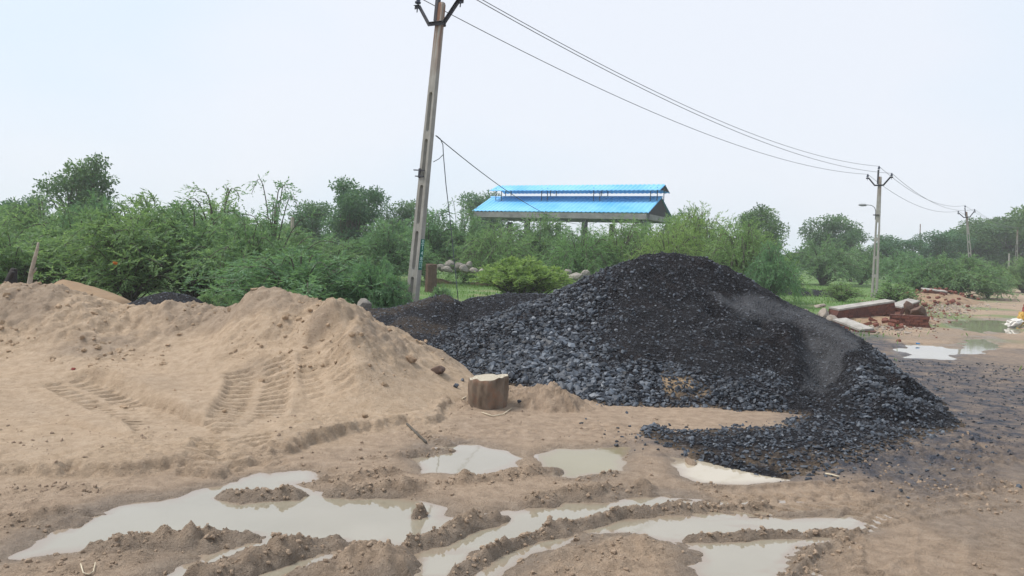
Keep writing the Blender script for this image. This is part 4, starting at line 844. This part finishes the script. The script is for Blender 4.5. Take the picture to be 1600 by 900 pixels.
# distant scrub that reads as one mass
r = np.random.default_rng(31); n = 26000; a = r.uniform(-.85, .95, n); dd = r.uniform(95, 150, n); hgt = 2.2 + 2.6 * (fbm(a * 12, a * 0, .35, 4, 88) * .5 + .5)
c = np.stack([a * dd, dd, hgt * r.random(n) ** .7], 1); o = link('distant_scrub', leaves(c, r.normal(0, 1, (n, 3)), r.uniform(.5, 1.0, n), r.uniform(.3, .5, n), np.clip(.4 + .3 * fbm(a * 40, dd * .1, 1, 3, 89) + .06 * (c[:, 2] - 2), 0, 1), r), 'leaf_neem', label='far belt of green scrub along the horizon', cat='scrub', kind='stuff')
# grass
n = 60000; gx = r.uniform(-9, 34, n); gy = 13 + 45 * r.random(n) ** 1.4; k = (np.abs(gx) < gy * .75) & (smooth(1.6, 4.5, sdline(gx, gy, ROADL)[0] + 2 * fbm(gx, gy, 1.1, 3, 51)) > r.random(n)) & (grav0(gx, gy) < .0) & (fbm(gx, gy, 1.6, 3, 97) > -.18)
k &= ~((gx > -3.5) & (gx < 2.5) & (gy < 16)); k &= ~((gx < -4) & (gy < 17.3)); gx, gy = gx[k], gy[k]; n = len(gx); gz = ground_h(gx, gy)
link('meadow_grass', leaves(np.stack([gx, gy, gz - .01], 1), r.normal(0, .35, (n, 3)) + [0, 0, .8], r.uniform(.06, .20, n) * (1 + .35 * fbm(gx, gy, 2.0, 2, 98)), r.uniform(.018, .035, n), np.clip(.5 + .45 * fbm(gx, gy, 2.5, 3, 99) + r.normal(0, .12, n), 0, 1), r), 'leaf_grass', label='short green grass covering the meadow behind the heaps', cat='grass', kind='stuff')

# ------------------------------------------------------------------ stump, rocks, rubble, litter
def ico_rock(seed, lev=2, jit=.16):
    import bmesh
    bm = bmesh.new(); bmesh.ops.create_icosphere(bm, subdivisions=lev, radius=.5); rr = random.Random(seed)
    pl = [(Vector((rr.gauss(0, 1), rr.gauss(0, 1), rr.gauss(0, 1))).normalized(), rr.uniform(.24, .42)) for _ in range(13)]
    for v in bm.verts:
        for nrm, dd_ in pl:
            e = v.co.dot(nrm) - dd_
            if e > 0: v.co -= nrm * e * .9
        v.co *= 1 + rr.uniform(-jit, jit) * .25
    me = bpy.data.meshes.new('rock'); bm.to_mesh(me); bm.free(); return me
def rock(name, loc, size, m, label, cat='rock', seed=0, rot=None, group=None, parent=None):
    o = link(name, ico_rock(seed), m, parent, label, cat, group); rr = random.Random(seed)
    o.location = loc; o.scale = size; o.rotation_euler = rot or (rr.gauss(0, .12), rr.gauss(0, .12), rr.uniform(0, 6.28)); return o
sp_ = G(760, 640); st = empty('tree_stump', (sp_[0], sp_[1] + .2, .0), 'short sawn tree stump with pale top standing between sand and dark stone', 'stump')
n = 72; th = np.arange(n) * 2 * math.pi / n; rr_ = .212 * (1 + .045 * np.sin(4 * th + .5) + .04 * np.sin(3 * th) + .03 * np.sin(7 * th) + .02 * np.sin(13 * th + 2) + .02 * vn(th * 4, th * 0, 401)); lev = [(-.06, 1.0), (.0, 1.0), (.05, .985), (.12, 1.0), (.2, 1.01), (.27, 1.0), (.305, .99), (.318, .96)]
v = np.concatenate([np.stack([rr_ * k * (1 + .05 * vn(th * 3.5, th * 0 + z0 * 14, 402)) * np.cos(th), rr_ * k * (1 + .05 * vn(th * 3.5, th * 0 + z0 * 14, 402)) * np.sin(th), np.full(n, z0) + (.02 * np.cos(th) + .012 * vn(th * 3, th * 0, 403)) * (z0 > .2)], 1) for z0, k in lev]); q = [(i * n + j, i * n + (j + 1) % n, (i + 1) * n + (j + 1) % n, (i + 1) * n + j) for i in range(len(lev) - 1) for j in range(n)]
link('bark', mesh_np('bark', v, q), 'stump_bark', st)
v = np.concatenate([[(0, 0, .322)], np.stack([rr_ * .5 * np.cos(th), rr_ * .5 * np.sin(th), np.full(n, .323) + .01 * np.cos(th)], 1), v[-n:] + [0, 0, .001]]); 
link('cut_face', mesh_np('cut_face', v, [(1 + j, 1 + (j + 1) % n, 1 + n + (j + 1) % n, 1 + n + j)[::-1] for j in range(n)], [(0, 1 + j, 1 + (j + 1) % n) for j in range(n)]), 'cut_wood', st)
SF = lambda px, py: march(lambda x, y: np.maximum(sand0(x, y), grav0(x, y)), px, py)
def lay(px, py, s, m, label, name='rock', cat='rock', seed=0, sink=.25, **k):
    p = SF(px, py); return rock(name, (p[0], p[1], p[2] + s[2] * (.5 - sink)), s, m, label, cat, seed, **k)
lay(686, 584, (.27, .20, .15), 'rock_brown', 'dark reddish stone lying on the sand left of the stump', seed=41)
lay(664, 536, (.26, .18, .08), 'rock_tan', 'flat tan slab on the crest where sand meets dark stone', seed=42)
lay(642, 566, (.20, .15, .11), 'rock_tan', 'tan stone half buried in the sand slope', seed=43)
lay(609, 518, (.12, .1, .06), 'rock_tan', 'small tan stone on the right sand crest', seed=44)
lay(712, 606, (.10, .09, .08), 'stone_piece', 'larger of the two dark stones on sand beside the stump', seed=45); lay(722, 596, (.08, .07, .06), 'stone_piece', 'smaller dark stone on sand beside the stump', seed=46)
lay(812, 629, (.07, .06, .05), 'stone_piece', 'lone dark stone on the crumbly soil right of the stump', seed=47)
lay(1080, 729, (.24, .14, .12), 'clod', 'brown clay lump at the edge of the silty puddle', 'clay_lump', 'clay lump', 48, .3)
lay(570, 652, (.07, .06, .05), 'sand_clod', 'small dark clod at the foot of the right sand peak', 'clod', 'clod', 49)
p = P(570, 470, 14.6); rock('boulder', (p[0], p[1], p[2] - .12), (.42, .4, .4), 'rock_grey', 'grey boulder by the bush left of the nearest pole', 'boulder', 50)
i = 60
BL = ((690, 418, 18, 12), (704, 413, 18, 13), (699, 421, 22, 10), (716, 417, 20, 13), (725, 420, 20, 12), (733, 415, 18, 12), (740, 423, 16, 10), (752, 424, 16, 9), (886, 426, 18, 13), (900, 432, 26, 12), (915, 428, 22, 14), (926, 434, 18, 10), (875, 431, 14, 10))
for px, py, w, h in BL:
    d = 37 - (py - 413) * .25; p = P(px, py, d); s = d / 1200; i += 1
    od = ('first', 'second', 'third', 'fourth', 'fifth', 'sixth', 'seventh', 'eighth')[sum(1 for q_ in BL if (q_[0] < 800) == (px < 800) and q_[0] < px)]
    side = 'left of the bright shrub' if px < 800 else 'right of the bright shrub'
    rock('boulder', (p[0], p[1], p[2]), (w * s * 1.1, w * s * .9, h * s * 1.3), 'rock_grey', f'{od} grey boulder from the left in the stone bank {side}', 'boulder', i, group=f'stone bank {side}')
# low bank that carries the boulders
for x0, x1, lb in ((670, 770, 'left'), (865, 940, 'right')):
    a, b = P(x0, 423, 38.8), P(x1, 428, 38); m = MB(); tt = np.linspace(0, 1, 14)[:, None]; m.tube(a + (b - a) * tt - [0, -.4, 1.35], .85 + .15 * np.sin(tt[:, 0] * 9), 9)
    m.build('earth_bank', 'rock_tan', None, True, label=f'low earth bank under the {lb} row of boulders', cat='bank')
p = P(673, 446, 30); m = MB(); m.lathe([(.24, -.9), (.235, .1), (.22, .5), (.225, .82), (.20, .84), (0, .845)], (p[0], p[1], p[2]), 9); m.build('concrete_post', 'rock_brown', None, False, label='short brown weathered post right behind the nearest pole', cat='post')
p = P(456, 362, 40); m = MB(); m.tube([(p[0], 40, 0), (p[0] + .02, 40, p[2] + .75)], .09, 6); m.build('fence_post', 'dead_wood', None, label='thin pale post among bushes left of the round tree', cat='post')
m = MB(); m.tube([P(44, 470, 12.3), P(46, 445, 12.3), P(49, 425, 12.3), P(54, 405, 12.3), P(58, 390, 12.3), P(60, 379, 12.3)], [.045, .040, .034, .030, .024, .016], 8); br = m.build('bare_branch', 'dead_wood', None, True, label='bare pale leaning branch stuck upright behind the left sand', cat='branch')
m = MB(); m.tube([P(49, 428, 12.3), P(54, 424, 12.3), P(57, 418, 12.3)], [.02, .016, .008], 6); m.build('side_stub', 'dead_wood', br, True)
m = MB(); m.tube([P(16, 465, 13), P(17, 440, 13), P(22, 420, 13)], [.12, .10, .05], 8); m.tube([P(14, 450, 13), P(7, 440, 13)], [.05, .03], 6); m.tube([P(14, 445, 13), P(20, 425, 12.9)], [.05, .03], 6); m.build('charred_stump', 'charred', None, True, label='dark charred stump at the far left behind the sand', cat='stump')
for px, d, y0, y1, lb in ((1437, 110, 350, 415, 'thinner taller far mast left of the tilted pole'), (1425, 92, 372, 425, 'short far post between lamp pole and tilted pole'), (1576, 70, 396, 430, 'short thin post left of the farthest pale pole')):
    a = P(px, y1, d); a[2] = 0; m = MB(); m.tube([a, P(px + 1, y0, d)], [.12, .06], 6); m.build('far_post', 'concrete', None, label=lb, cat='post')

# fallen pieces of brick wall: plaster on the upper face
def slab(px0, py0, px1, py1, d0, d1, hgt, thk, label, roll=0.0, cap=True, seed=0):
    a, b = P(px0, py0, d0), P(px1, py1, d1); X = b - a; L = np.linalg.norm(X); X = X / L; Yh = unit(np.cross([0, 0, 1.], X)); Z = np.cross(X, Yh)
    Y2 = Yh * math.cos(roll) + Z * math.sin(roll); Z2 = -Yh * math.sin(roll) + Z * math.cos(roll); c = (a + b) / 2; rr = np.random.default_rng(seed)
    root = empty('wall_fragment', (c[0], c[1], 0), label, 'wall fragment'); m = MB(); nx = 16; nz = 4
    vs = []                                                    # broken block with ragged ends
    for ix in range(nx + 1):
        for k, (yy, zz) in enumerate(((-.5, -1), (-.5, -.5), (-.5, 0), (.5, 0), (.5, -.5), (.5, -1))):
            e = rr.normal(0, .035) if ix in (0, nx) else rr.normal(0, .008)
            vs.append(c - np.array([0, 0, 0]) + X * ((ix / nx - .5) * L + e * 2) + Y2 * (yy * thk + rr.normal(0, .010)) + Z2 * (zz * hgt + (rr.normal(0, .02) if zz == -1 else 0)))
    qd = [(i_ * 6 + k, (i_ + 1) * 6 + k, (i_ + 1) * 6 + (k + 1) % 6, i_ * 6 + (k + 1) % 6) for i_ in range(nx) for k in range(6)]; qd += [(0, 1, 4, 5), (1, 2, 3, 4), (nx * 6 + 5, nx * 6 + 4, nx * 6 + 1, nx * 6), (nx * 6 + 4, nx * 6 + 3, nx * 6 + 2, nx * 6 + 1)]
    m.add(vs, qd); child('brick_core', m.mesh('brick_core'), 'brick_face', root)
    if cap:
        m = MB(); m.box(c + Z2 * .025, (L * .985, thk * 1.02, .05), X, Y2, Z2); child('plaster_face', m.mesh('plaster_face'), 'plaster', root)
    # brick courses standing a little proud of the near face, some missing
    bmesh_ = MB(); bmesh_.box((0, 0, 0), (.215, .012, .066)); bm_ = bmesh_.mesh('brick'); bm_.materials.append(M['brick_red'])
    for kz in range(int(hgt / .08)):
        for kx in range(int(L / .235)):
            if rr.random() < .42: continue
            pp = c - X * (L / 2 - .14 - kx * .235 - (.1 if kz % 2 else 0)) - Y2 * (thk / 2 + .006) - Z2 * (.06 + kz * .08)
            if abs((pp - c).dot(X)) > L / 2 - .1: continue
            o = bpy.data.objects.new('brick', bm_); COL.objects.link(o); o.parent = root; o.location = Vector(pp) - Vector(root.location)
            o.rotation_euler = Matrix((X, Y2, Z2)).transposed().to_euler()
    return root
slab(1302, 484, 1391, 471, 22.3, 23.9, .44, .34, 'longest fallen brick wall piece with white plaster top', .09, seed=1)
slab(1311, 500, 1355, 517, 20.6, 19.6, .20, .42, 'short white-topped wall piece tipped down towards the dark heap', .09, seed=2)
slab(1392, 491, 1451, 494, 22.4, 22.0, .36, .26, 'low broken brick wall piece without plaster right of the longest one', 0, False, seed=3)
slab(1441, 452, 1478, 456, 38.6, 38.4, .36, .5, 'farthest fallen wall piece with white top behind the rubble', .12, seed=4)
slab(1398, 480, 1428, 470, 26.0, 28.5, .22, .4, 'pale plastered wall piece behind the longest one', .15, seed=5)
for i_, (px, py, d, s, lb) in enumerate(((1288, 490, 21.8, (.55, .45, .5), 'pale concrete chunk at the left end of the longest wall piece'), (1302, 498, 20.8, (.4, .35, .22), 'flat pale concrete chunk above the tipped wall piece'), (1282, 478, 22.5, (.5, .35, .15), 'pale thin slab leaning at the left of the rubble'), (1258, 486, 19.5, (.22, .16, .14), 'small white chunk on the right slope edge of the dark heap'),
                                      (1420, 481, 24, (.30, .30, .75), 'dark upright earth clod standing among the fallen wall pieces'), (1437, 487, 23.6, (.8, .5, .45), 'dark brown earth lump right of the upright clod'), (1418, 520, 19.5, (.22, .14, .08), 'tan stone lying on grass in front of the rubble'))):
    p = P(px, py, d); rock('rubble_chunk', tuple(p), s, 'rock_brown' if 'dark' in lb and 'heap' not in lb else 'rubble_concrete', lb, 'rubble', 80 + i_)
bk = MB(); bk.box((0, 0, 0), (.22, .105, .07)); bkm = bk.mesh('loose_brick'); bkm.materials.append(M['brick_red']); rr = random.Random(5)
a2, b2_ = G(1415, 474), G(1510, 470)
def mh2(p):
    c = (a2 + b2_) / 2; u_ = (b2_ - a2) / np.linalg.norm(b2_ - a2); e = p - c; X = (e[0] * u_[0] + e[1] * u_[1]) / (np.linalg.norm(b2_ - a2) / 2); Y = (-e[0] * u_[1] + e[1] * u_[0]) / 1.8
    return .55 * max(0, 1 - X * X - Y * Y)
for k_ in range(150):
    if k_ < 30: px, py, gp_, lb = rr.gauss(1378, 28), rr.gauss(503, 6), 'bricks before the wall pieces', 'broken red brick lying in front of the fallen wall pieces'
    else: px, py, gp_, lb = rr.gauss(1458, 27), rr.gauss(468, 7), 'bricks by the far wall piece', 'broken red brick lying in the far part of the rubble'
    p = G(px, max(py, 462), .05); p[2] += mh2(p) if k_ >= 30 else 0; o = link('loose_brick', bkm, None, None, lb, 'brick', gp_); o.location = p + np.array([0, 0, rr.uniform(-.02, .1)]); o.rotation_euler = (rr.gauss(0, .4), rr.gauss(0, .4), rr.uniform(0, 6)); o.scale = (rr.uniform(.5, 1.1), 1.1, 1.1)
r = np.random.default_rng(77)
for nm, cx, cy, sx0, sy0, n, m_, lb in (('rubble_crumbs', 1375, 506, 42, 7, 900, 'rubble_concrete', 'pale crumbs of broken concrete around the nearer wall pieces'), ('rubble_crumbs', 1465, 474, 42, 10, 1700, 'rubble_concrete', 'pale crumbs scattered below the farthest wall piece'), ('brick_crumbs', 1420, 488, 50, 14, 700, 'brick_red', 'red brick crumbs scattered through the rubble')):
    pts = np.array([G(r.normal(cx, sx0), max(r.normal(cy, sy0), 455)) for _ in range(n)]); pts[:, 2] = ground_h(pts[:, 0], pts[:, 1]) + .01
    link(nm, pebbles(nm, pts, .03 + .13 * r.random(n) ** 3, tint=False, seed=cx), m_, label=lb, cat='rubble', kind='stuff')
m = MB()
def mound(px0, py0, px1, py1, d, w, h, m_, label):
    a, b = G(px0, py0), G(px1, py1); xs_ = np.linspace(-1.3, 1.3, 40); X, Y = np.meshgrid(xs_, xs_); c = (a + b) / 2; L = np.linalg.norm(b - a) / 2; u_ = (b - a) / np.linalg.norm(b - a)
    x = c[0] + X * L * u_[0] - Y * w * u_[1]; y = c[1] + X * L * u_[1] + Y * w * u_[0]; z = h * np.clip(1 - X ** 2 - Y ** 2, -.3, 1) + .25 * h * fbm(x, y, .5, 3, 5) - .03; i = (np.arange(39)[:, None] * 40 + np.arange(39)).ravel()
    link('rubble_mound', mesh_np('rubble_mound', np.stack([x.ravel(), y.ravel(), z.ravel()], 1), np.stack([i, i + 1, i + 41, i + 40], 1)), m_, label=label, cat='rubble mound')
mound(1290, 506, 1460, 502, 23, 1.0, .22, 'rock_tan', 'low dirt mound under the nearer wall pieces'); mound(1415, 474, 1510, 470, 29, 1.8, .48, 'rock_tan', 'low dirt mound under the farther rubble')
def bag(px, py, s, m_, label, seed):
    p = G(px, py); o = link('plastic_bag', ico_rock(seed, 3, .9), m_, None, label, 'litter'); o.location = (p[0], p[1], s[2] * .35); o.scale = s; return o
bag(1583, 510, (.55, .4, .32), 'plastic_white', 'crumpled white plastic sack by the far puddle', 91); bag(1595, 508, (.35, .35, .5), 'plastic_yellow', 'yellow plastic sack beside the white one at right edge', 92); bag(1603, 492, (.4, .4, .5), 'cloth_red', 'dark red cloth bundle at the right edge', 93)
bag(1434, 538, (.10, .07, .05), 'plastic_blue', 'small blue plastic scrap at the shiny puddle', 94); bag(115, 578, (.06, .05, .035), 'cloth_red', 'tiny red chip on the sand below the left heap', 95)
p = SF(115, 578); bpy.data.objects['plastic_bag.004'].location = (p[0], p[1], p[2] + .01)
bag(163, 482, (.3, .2, .05), 'plastic_white', 'small white scrap behind the sand left of small dark heap', 96)
p = P(180, 411, 17.2); o = link('orange_scrap', ico_rock(97, 2, .6), 'cloth_orange', None, 'orange cloth scrap caught in the left thicket', 'litter'); o.location = p; o.scale = (.11, .08, .10)
for pts, rad, lb in (([(1290, 737), (1300, 739), (1311, 742)], .008, 'short pale stick below the dark stone spill'), ([(753, 643), (770, 648), (786, 646), (799, 637)], .006, 'curved pale twig on the ground before the stump'), ([(722, 628), (729, 618)], .007, 'pale straight twig left of the stump'),
                     ([(126, 884), (130, 893), (139, 896), (146, 891), (149, 884)], .003, 'thin white curved root at the bottom left'), ([(636, 664), (650, 676), (666, 688)], .012, 'dark stick lying at the sand foot above the bright puddle')):
    q_ = [G(a, b, .02) for a, b in pts]
    for e in q_: e[2] = float(ground_h(np.array([e[0]]), np.array([e[1]]))[0]) + .012
    m = MB(); m.tube(q_, rad, 5); m.build('twig', 'bark' if 'dark stick' in lb else 'straw', None, True, label=lb, cat='twig')

# ------------------------------------------------------------------ moist air
m = MB(); m.box((0, 200, 5.5), (860, 520, 15)); hz = NT('haze_air'); hz.t.nodes.remove(hz.b); pv = hz.n('ShaderNodeVolumePrincipled'); pv.inputs['Color'].default_value = (.93, .96, 1, 1); pv.inputs['Density'].default_value = .0011; pv.inputs['Anisotropy'].default_value = .2
hz.l(pv.outputs[0], hz.out.inputs['Volume']); m.build('haze', 'haze_air', None, label='thin moist haze filling the air over the whole place', cat='haze', kind='stuff')
